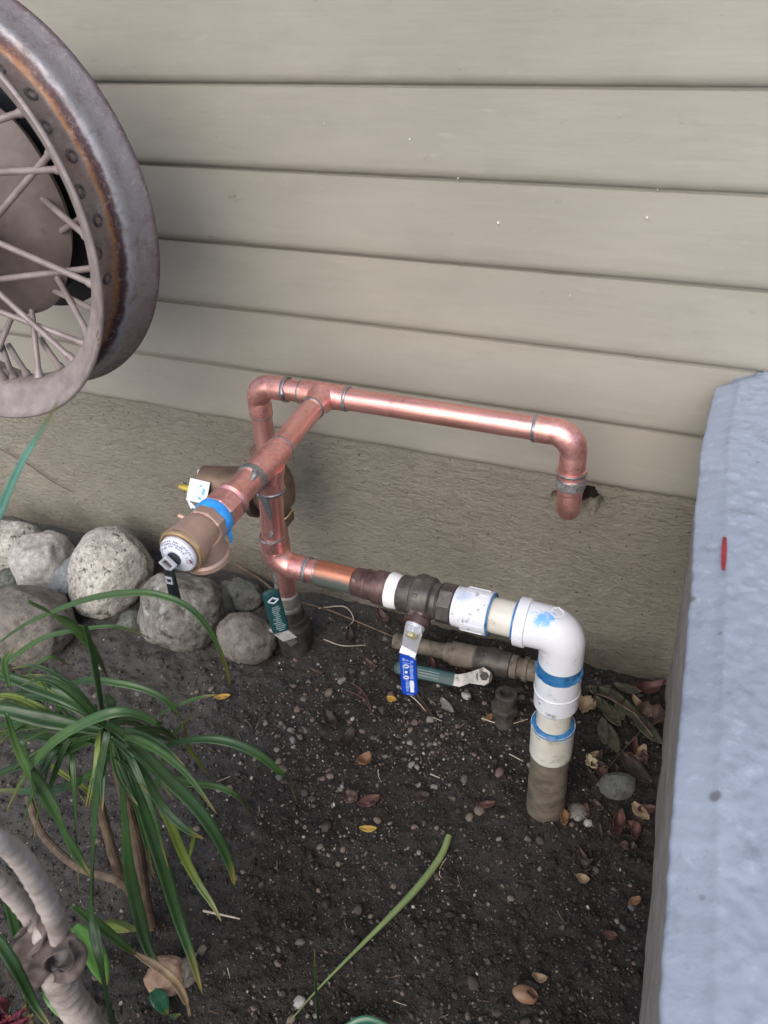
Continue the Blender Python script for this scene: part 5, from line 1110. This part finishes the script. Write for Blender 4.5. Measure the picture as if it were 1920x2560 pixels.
leaves = [
 ([(-40, 1425), (0, 1388), (69, 1342), (185, 1296), (289, 1280), (354, 1288), (412, 1315), (455, 1365), (486, 1434), (499, 1490)], 17, G2, .55, .62),
 ([(-10, 1450), (15, 1434), (46, 1407), (96, 1377), (154, 1363), (231, 1353), (277, 1359), (328, 1380)], 12, G2, .55, .66),
 ([(60, 1300), (116, 1328), (146, 1346), (185, 1380), (216, 1427), (236, 1470)], 24, G2, .50, .60),
 ([CR, (200, 1540), (146, 1508), (69, 1481), (0, 1458), (-60, 1450)], 30, G, .53, .50),
 ([(215, 1560), (270, 1590), (356, 1677), (422, 1743), (469, 1809), (497, 1870), (507, 1915)], 31, G, .52, .46),
 ([(105, 1496), (143, 1481), (193, 1469), (250, 1475), (308, 1488), (358, 1512), (389, 1550), (408, 1594)], 16, G2, .55, .60),
 ([(395, 1560), (408, 1615), (432, 1650), (455, 1683)], 9, GY, .58, .62),
 ([CR, (154, 1566), (77, 1550), (0, 1533), (-70, 1530)], 36, G, .52, .47),
 ([(347, 1566), (289, 1540), (231, 1543), (154, 1577), (96, 1622), (46, 1690), (10, 1760)], 24, G2, .53, .42),
 ([(330, 1626), (385, 1604), (443, 1597), (501, 1605), (559, 1631), (605, 1668), (628, 1695), (642, 1735)], 20, G, .55, .62),
 ([(260, 1625), (330, 1660), (398, 1690), (469, 1700), (516, 1724), (540, 1768)], 17, G2, .52, .56),
 ([CR, (225, 1650), (141, 1700), (60, 1708), (-30, 1706)], 20, G, .50, .46),
 ([CR, (160, 1612), (94, 1637), (0, 1672), (-60, 1700)], 28, G, .52, .47),
 ([CR, (212, 1700), (203, 1840), (202, 1982), (218, 2076), (246, 2212), (262, 2260)], 30, G, .47, .26),
 ([(258, 1640), (272, 1762), (281, 1870), (300, 1973), (322, 2055), (366, 2125)], 33, G, .50, .38),
 ([(250, 1600), (291, 1701), (328, 1804), (356, 1888), (384, 1982), (413, 2066), (438, 2150)], 32, G, .50, .36),
 ([(320, 1690), (338, 1725), (366, 1775), (398, 1851), (431, 1912), (459, 1954), (479, 1993)], 19, GY, .51, .44),
 ([(45, 1600), (70, 1668), (117, 1748), (164, 1841), (200, 1900)], 28, G, .46, .42),
 ([(155, 1955), (211, 1996), (263, 2038), (296, 2063)], 21, G2, .37, .385),
 ([(-40, 1985), (0, 2038), (38, 2099), (75, 2170), (113, 2225)], 26, G, .24, .20),
 ([(12, 1540), (40, 1620), (65, 1675), (80, 1740)], 19, G2, .45, .43),
 ([(30, 1520), (60, 1460), (105, 1420), (150, 1436)], 15, G2, .52, .58),
 ([(20, 1485), (10, 1430), (30, 1400)], 16, G2, .48, .5),
 ([(240, 1590), (246, 1640), (262, 1690), (300, 1742)], 13, G2, .50, .46),
 ([(170, 1590), (150, 1660), (168, 1706), (190, 1745)], 10, GY, .54, .54),
 ([(85, 1620), (120, 1660), (190, 1710), (215, 1760)], 12, GY, .54, .55),
 ([(300, 1765), (330, 1770), (346, 1800), (340, 1875)], 8, G2, .50, .47),
 ([(385, 1780), (417, 1800), (410, 1850), (405, 1900)], 9, GY, .54, .52),
 ([(225, 1600), (300, 1580), (350, 1540), (420, 1510), (470, 1500)], 13, G2, .56, .62),
 ([(350, 1770), (340, 1690), (375, 1590), (420, 1540)], 11, G2, .60, .66),
 ([(230, 1500), (238, 1520), (245, 1560), (232, 1590)], 22, G2, .58, .55),
 ([(120, 2000), (60, 2030), (40, 2100), (80, 2230)], 22, GY, .30, .24),
 ([(30, 1830), (60, 1900), (70, 1960), (60, 2040)], 26, m_leafy, .50, .44),
 ([(0, 1905), (30, 1990), (45, 2060), (40, 2120)], 24, G, .40, .34),
 ([(220, 1590), (150, 1600), (60, 1590), (-40, 1600)], 22, G, .55, .52),
 ([(235, 1590), (290, 1640), (350, 1740), (400, 1790), (440, 1812)], 20, G, .50, .46),
]
for i in range(46):
    a = math.radians(rng.choice([rng.uniform(150, 260), rng.uniform(60, 130), rng.uniform(-30, 60), rng.uniform(180, 230)])); l = rng.uniform(150, 330)
    c0 = (CR[0] + rng.uniform(-22, 14) - (70 if i % 4 == 0 else 0), CR[1] + rng.uniform(-14, 26)); dx, dy = math.cos(a), math.sin(a)
    if dx > 0.3 and dy < 0.5: l *= 0.62
    p = [c0, (c0[0] + dx * l * .3, c0[1] + dy * l * .28 - l * .10), (c0[0] + dx * l * .65, c0[1] + dy * l * .62 - l * .06), (c0[0] + dx * l * .95, c0[1] + dy * l * .9 + l * rng.uniform(0.0, .22))]
    ye = .52 + (0.10 if dy < 0.2 and dx > 0 else -0.10 * max(0, dy)) + rng.uniform(-.03, .03)
    leaves.append((p, rng.uniform(8, 17), (G, G, G2, G, G)[i % 5] if i % 11 else GY, .52, ye))
for i, (p, wpx, mm, y0, y1) in enumerate(leaves): blade(p, wpx, mm, pl, y0, y1, twist=i * 1.7)
# pale spear leaf rising at the left edge
sp_ = blade([(-175, 2190), (-165, 1900), (-130, 1500), (-45, 1210), (0, 1103), (40, 1012), (90, 928), (124, 870)], 21, m_leafb, None, .30, .30, name='spear_leaf', prof=lambda t: min(1.0, max(0.15, 1.9 - 1.65 * t))); tag(sp_, 'pale blue green spear leaf rising before the wheel at the left edge', 'leaf')
# cut stalk and slim leaf at the bottom
def stalk(pts, ws, mat_, label, z0, z1, name, cat):
    P = []
    for i, (u, v) in enumerate(pts):
        p = at(u, v, Z=z0 + (z1 - z0) * i / (len(pts) - 1)); P.append(p)
    q = spline(P, 26); r = np.interp(np.linspace(0, 1, 26), np.linspace(0, 1, len(ws)), [px_size(P[0], w_) / 2 for w_ in ws]); mb = MB(); tube(mb, q, list(r), 18)
    C_ = np.array(q).mean(0); o = mb.build(name, mat_, loc=tuple(P[0])); return tag(o, label, cat)
stalk([(970, 1806), (952, 1850), (906, 1912), (850, 1972), (786, 2036), (724, 2098), (678, 2146), (628, 2204)], [14, 15, 15, 12, 8, 5, 3.5, 2.5], m_stalk, 'long pale green cut leaf stalk lying across the soil', 0.016, 0.008, 'cut_stalk', 'stalk')
g0 = at(690, 2245, Z=-0.005); o = blade([tuple(g0), tuple(at(685, 2180, Y=g0[1] - 0.004)), tuple(at(681, 2110, Y=g0[1] - 0.006)), tuple(at(679, 2050, Y=g0[1] + 0.004))], 15, m_leaf, None, .33, .40, name='slim_leaf', prof=lambda t: max(0.05, 1 - t)); tag(o, 'slim dark green leaf tip rising at the bottom edge', 'leaf')
o = blade([tuple(at(735, 2226, Z=0.012)), tuple(at(790, 2206, Z=0.022)), tuple(at(850, 2226, Z=0.012))], 22, m_broaddk, None, .345, .35, name='leaf_edge', prof=lambda t: 0.5 + 0.5 * math.sin(math.pi * t)); tag(o, 'teal leaf barely showing at the bottom edge', 'leaf')
# bare trunk in the foreground
tk = thing('ringed_trunk', tuple(at(300, 2330, Z=0.0)), 'thick pale ringed bare trunk forking at the lower left corner', 'tree trunk')
def ringed(pts, ys, wpx, name, nr, mat_=m_bark):
    P = [at(u, v, Y=y) for (u, v), y in zip(pts, ys)]
    if name == 'trunk': P[-1] = np.array([P[-2][0] + 0.012, P[-2][1], -0.05])
    N = nr * 7; q = spline(P, N); wv = np.interp(np.linspace(0, 1, N), np.linspace(0, 1, len(wpx)), [px_size(p, w_) / 2 for p, w_ in zip(P, wpx)])
    r = []; ph = 0.0; amp = 0.06
    for i, a in enumerate(wv):
        ph += 1 / 7.0 * (1 + 0.5 * mnoise.noise(Vector((i * 0.23, len(pts) * 3.3, 4))))
        if ph >= 1: ph -= 1; amp = 0.035 + 0.06 * rng.random()
        r.append(a * (0.95 + amp * ph ** 1.7 + 0.03 * mnoise.noise(Vector((i * 0.17, len(pts), 0)))))
    mb = MB(); tube(mb, q, r, 36)
    mb.v = [tuple(np.array(v) + np.array([mnoise.noise(Vector(v) * 60), mnoise.noise(Vector(v) * 60 + Vector((9, 0, 0))), mnoise.noise(Vector(v) * 60 + Vector((0, 9, 0)))]) * 0.0011) for v in mb.v]
    return mb.build(name, mat_, tk, angle=180)
ringed([(-70, 1800), (-10, 1815), (36, 1844), (74, 1898), (104, 1955), (128, 2014), (134, 2064)], [.20, .21, .225, .24, .25, .26, .265], [46, 48, 49, 48, 46, 46, 52], 'branch', 19)
ringed([(-70, 1848), (-12, 1895), (36, 1942), (74, 1995), (104, 2050)], [.24, .25, .26, .265, .27], [42, 42, 40, 38, 38], 'branch', 14)
ringed([(100, 2012), (108, 2072), (140, 2138), (188, 2212), (246, 2300), (322, 2410)], [.262, .265, .265, .265, .265, .265], [54, 74, 70, 69, 71, 75], 'trunk', 24)
for p_, w_, ya, yb in (([(128, 1985), (100, 2020), (62, 2042), (40, 2090)], 60, .262, .245), ([(160, 2040), (120, 2050), (84, 2082), (62, 2130)], 66, .252, .240), ([(60, 2000), (40, 2040), (30, 2085), (52, 2130)], 44, .252, .245), ([(150, 2030), (168, 2062), (150, 2100), (118, 2110)], 40, .250, .244)):
    blade(p_, w_, m_scar, tk, ya, yb, name='leaf_scar', fold=0.5, prof=lambda t: 0.35 + 0.65 * math.sin(math.pi * (0.1 + 0.85 * t)), n=16)
# low plants in the corner
lp = thing('broad_leaf_plant', tuple(at(150, 2190, Z=0.0)), 'low bright green broad leaved plant behind the trunk base', 'plant')
for p, w_, mm, y0, y1 in [([(95, 2080), (120, 2140), (165, 2185), (205, 2205)], 58, m_broad, .33, .30), ([(160, 2000), (190, 2035), (215, 2085), (230, 2130)], 46, m_broad, .40, .36), ([(165, 2030), (195, 2010), (240, 2005), (280, 2012)], 26, m_leafy, .43, .42), ([(230, 1990), (260, 2000), (300, 2010)], 22, m_leafy, .44, .43)]:
    blade(p, w_, mm, lp, y0, y1, prof=lambda t: max(0.04, math.sin(math.pi * (0.12 + 0.86 * t)) ** 0.8), fold=0.15)
dl = thing('glossy_seedling', tuple(at(340, 2195, Z=0.0)), 'small glossy deep green seedling at the bottom beside the tan stone', 'plant')
for p, w_ in [([(330, 2140), (345, 2160), (362, 2192)], 36), ([(300, 2222), (340, 2205), (390, 2190)], 26)]: blade(p, w_, m_broaddk, dl, .385, .37, prof=lambda t: max(0.04, math.sin(math.pi * (0.1 + 0.88 * t)) ** 0.8), fold=0.2)
pp = thing('purple_leaf_plant', tuple(at(20, 2240, Z=0.05)), 'ruffled dark purple leaves in the bottom left corner', 'plant')
for k in range(18):
    a = rng.uniform(-0.3, 3.4); l = rng.uniform(34, 64); c0 = (rng.uniform(-20, 36), rng.uniform(2195, 2235))
    blade([c0, (c0[0] + math.cos(a) * l * .55, c0[1] - math.sin(a) * l * .6), (c0[0] + math.cos(a + .2) * l, c0[1] - math.sin(a + .2) * l)], rng.uniform(14, 24), m_purple, pp, .235, .225 + rng.uniform(-.02, .02), prof=lambda t: max(0.05, math.sin(math.pi * (0.1 + 0.88 * t))), n=12, fold=0.4)
# dried leaf tip hanging on the tan stone
o = blade([(292, 2060), (318, 2076), (352, 2098), (384, 2130), (404, 2170), (410, 2196)], 20, D['tan_dead_leaf'], None, .385, .372, name='dried_leaf', prof=lambda t: 0.35 + 0.65 * math.sin(math.pi * min(1, t * 1.1)) if t < .8 else 0.25, fold=0.5); tag(o, 'curled dry brown leaf draped over the tan stone', 'leaf')
